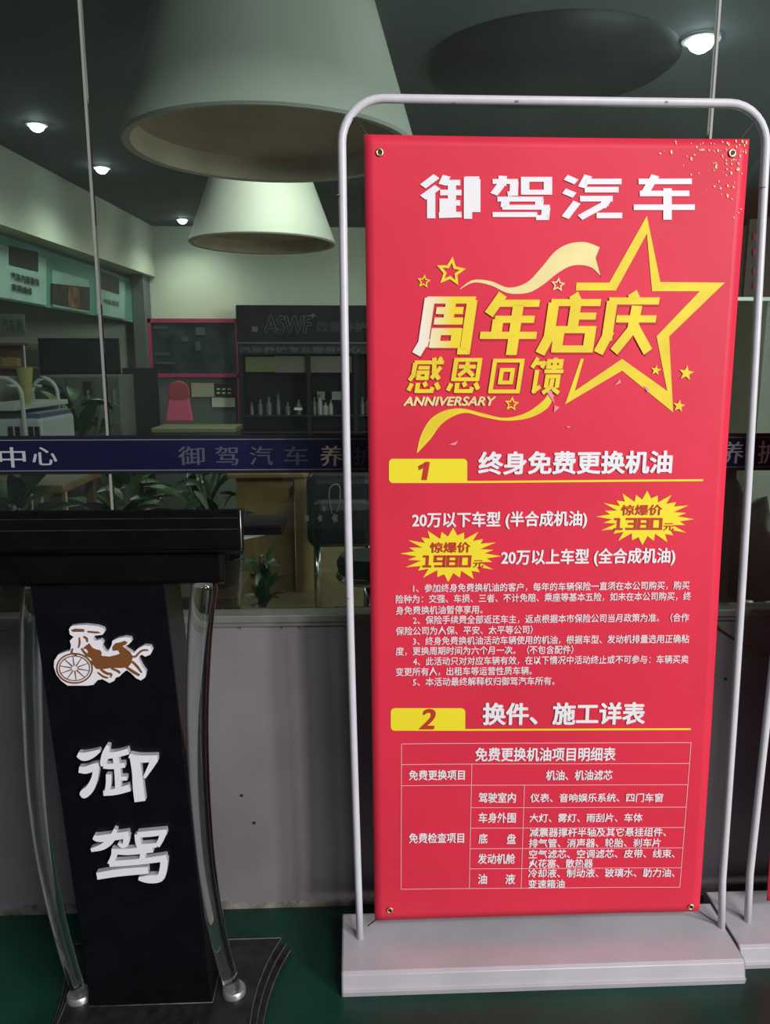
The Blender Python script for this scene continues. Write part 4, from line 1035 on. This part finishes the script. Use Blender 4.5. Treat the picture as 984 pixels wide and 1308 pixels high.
JIA = [[(215, 1052, 8), (250, 1058, 14), (380, 1040, 14)], [(318, 1015, 7), (300, 1060, 14), (260, 1095, 13), (204, 1112, 7)], [(370, 1045, 14), (366, 1080, 12), (350, 1092, 9), (330, 1080, 5)],
       [(420, 1038, 12), (424, 1075, 12), (430, 1098, 10)], [(420, 1040, 11), (490, 1034, 12), (556, 1026, 10)], [(540, 1032, 14), (528, 1065, 11), (512, 1092, 10)], [(432, 1092, 8), (510, 1088, 9)],
       [(300, 1116, 10), (380, 1118, 13), (492, 1106, 13)], [(318, 1118, 12), (306, 1150, 12), (290, 1178, 10)], [(290, 1176, 12), (420, 1166, 12), (555, 1148, 13)], [(448, 1118, 12), (440, 1165, 11)],
       [(544, 1152, 15), (540, 1200, 15), (524, 1240, 16), (470, 1246, 16), (425, 1244, 6)], [(232, 1232, 14), (330, 1216, 15), (470, 1204, 14)]]
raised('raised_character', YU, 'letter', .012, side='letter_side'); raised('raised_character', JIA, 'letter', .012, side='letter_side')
# chariot emblem: white cut-out plate with brown horse laid on it
def plate(name, pts, m, th, base, side=None, grid=T):
    tri = tri_poly(pts); n = len(pts)
    Vf = [PP(*grid(*p), base+th) for p in pts]; Vb = [v-pn*th for v in Vf]
    Fc = [tuple(t_) for t_ in tri]+[(i, (i+1) % n, n+(i+1) % n, n+i) for i in range(n)]
    o = mesh_from(name, Vf+Vb, Fc, m, lec); 
    if side:
        o.data.materials.append(M[side])
        for i, p in enumerate(o.data.polygons): p.material_index = 0 if i < len(tri) else 1
    return o
sil = [(102, 86), (112, 72), (140, 68), (180, 66), (232, 72), (262, 82), (268, 98), (258, 112), (222, 116), (214, 128), (222, 140), (250, 134), (262, 148), (256, 166), (268, 186), (284, 190), (300, 160), (304, 140), (330, 128), (360, 122), (388, 126),
       (394, 142), (378, 158), (362, 164), (366, 176), (390, 190), (404, 196), (420, 178), (450, 162), (480, 164), (490, 184), (480, 204), (456, 214), (440, 204), (428, 212), (426, 226), (444, 262), (460, 284), (456, 310), (436, 324), (414, 314), (390, 290), (370, 276), (352, 290), (336, 306), (318, 312),
       (312, 326), (290, 336), (272, 326), (258, 318), (236, 322), (216, 344), (190, 348), (96, 348), (66, 326), (44, 298), (32, 262), (34, 232), (52, 204), (84, 192), (108, 186), (112, 160), (106, 140), (124, 122), (106, 110)]
plate('emblem_plate', sil, 'letter', .010, 0, 'letter_side')
horse = [(196, 152), (210, 172), (226, 180), (246, 184), (254, 196), (252, 210), (290, 214), (322, 206), (340, 200), (332, 184), (306, 186), (304, 168), (318, 152), (346, 146), (360, 140), (374, 148), (366, 158), (350, 164), (366, 178), (388, 194), (398, 216), (392, 244), (376, 262), (350, 266),
         (300, 266), (256, 272), (230, 270), (216, 252), (200, 242), (210, 228), (200, 214), (186, 204), (192, 190), (184, 178), (166, 176)]
plate('brown_horse', horse, 'brown', .0012, .0102)
plate('canopy_mark', [(112, 90), (130, 84), (172, 86), (174, 98), (120, 98)], 'brown', .001, .0102); plate('canopy_mark', [(188, 94), (240, 98), (248, 104), (230, 106), (190, 102)], 'brown', .001, .0102)
# driver and reins, leg strokes
raised('rider_mark', [[(170, 120, 3), (184, 130, 5), (188, 146, 3)], [(150, 124, 2), (152, 150, 4), (146, 172, 3)], [(160, 176, 3), (186, 206, 5), (214, 214, 4), (240, 206, 3)], [(120, 176, 3), (116, 196, 4), (140, 206, 3)],
                      [(250, 272, 3), (276, 290, 5), (300, 296, 4), (296, 310, 2)], [(300, 268, 3), (330, 280, 4), (340, 290, 3)], [(370, 262, 4), (400, 282, 5), (430, 300, 4)], [(396, 236, 4), (420, 260, 5), (440, 288, 3)], [(392, 210, 3), (410, 214, 4), (428, 196, 4), (446, 184, 4), (470, 184, 3)],
                      [(236, 286, 2), (262, 306, 4), (284, 312, 3)]], 'brown', .0012, .0102)
# spoked wheel
wc = (128, 268)
rimo = [(wc[0]+82*math.cos(t_*math.pi/16), wc[1]+68*math.sin(t_*math.pi/16), 3.2) for t_ in range(33)]
rimi = [(wc[0]+70*math.cos(t_*math.pi/16), wc[1]+57*math.sin(t_*math.pi/16), 1.8) for t_ in range(33)]
sp = [[(wc[0]+14*math.cos(a), wc[1]+12*math.sin(a), 2.6), (wc[0]+40*math.cos(a), wc[1]+33*math.sin(a), 1.8), (wc[0]+68*math.cos(a), wc[1]+56*math.sin(a), 1.0)] for a in [k*2*math.pi/10+.2 for k in range(10)]]
raised('wheel_rim', [rimo], 'brown', .001, .0102); raised('wheel_rim', [rimi], 'brown', .001, .0102)
for s_ in sp: raised('wheel_spoke', [s_], 'brown', .001, .0102)
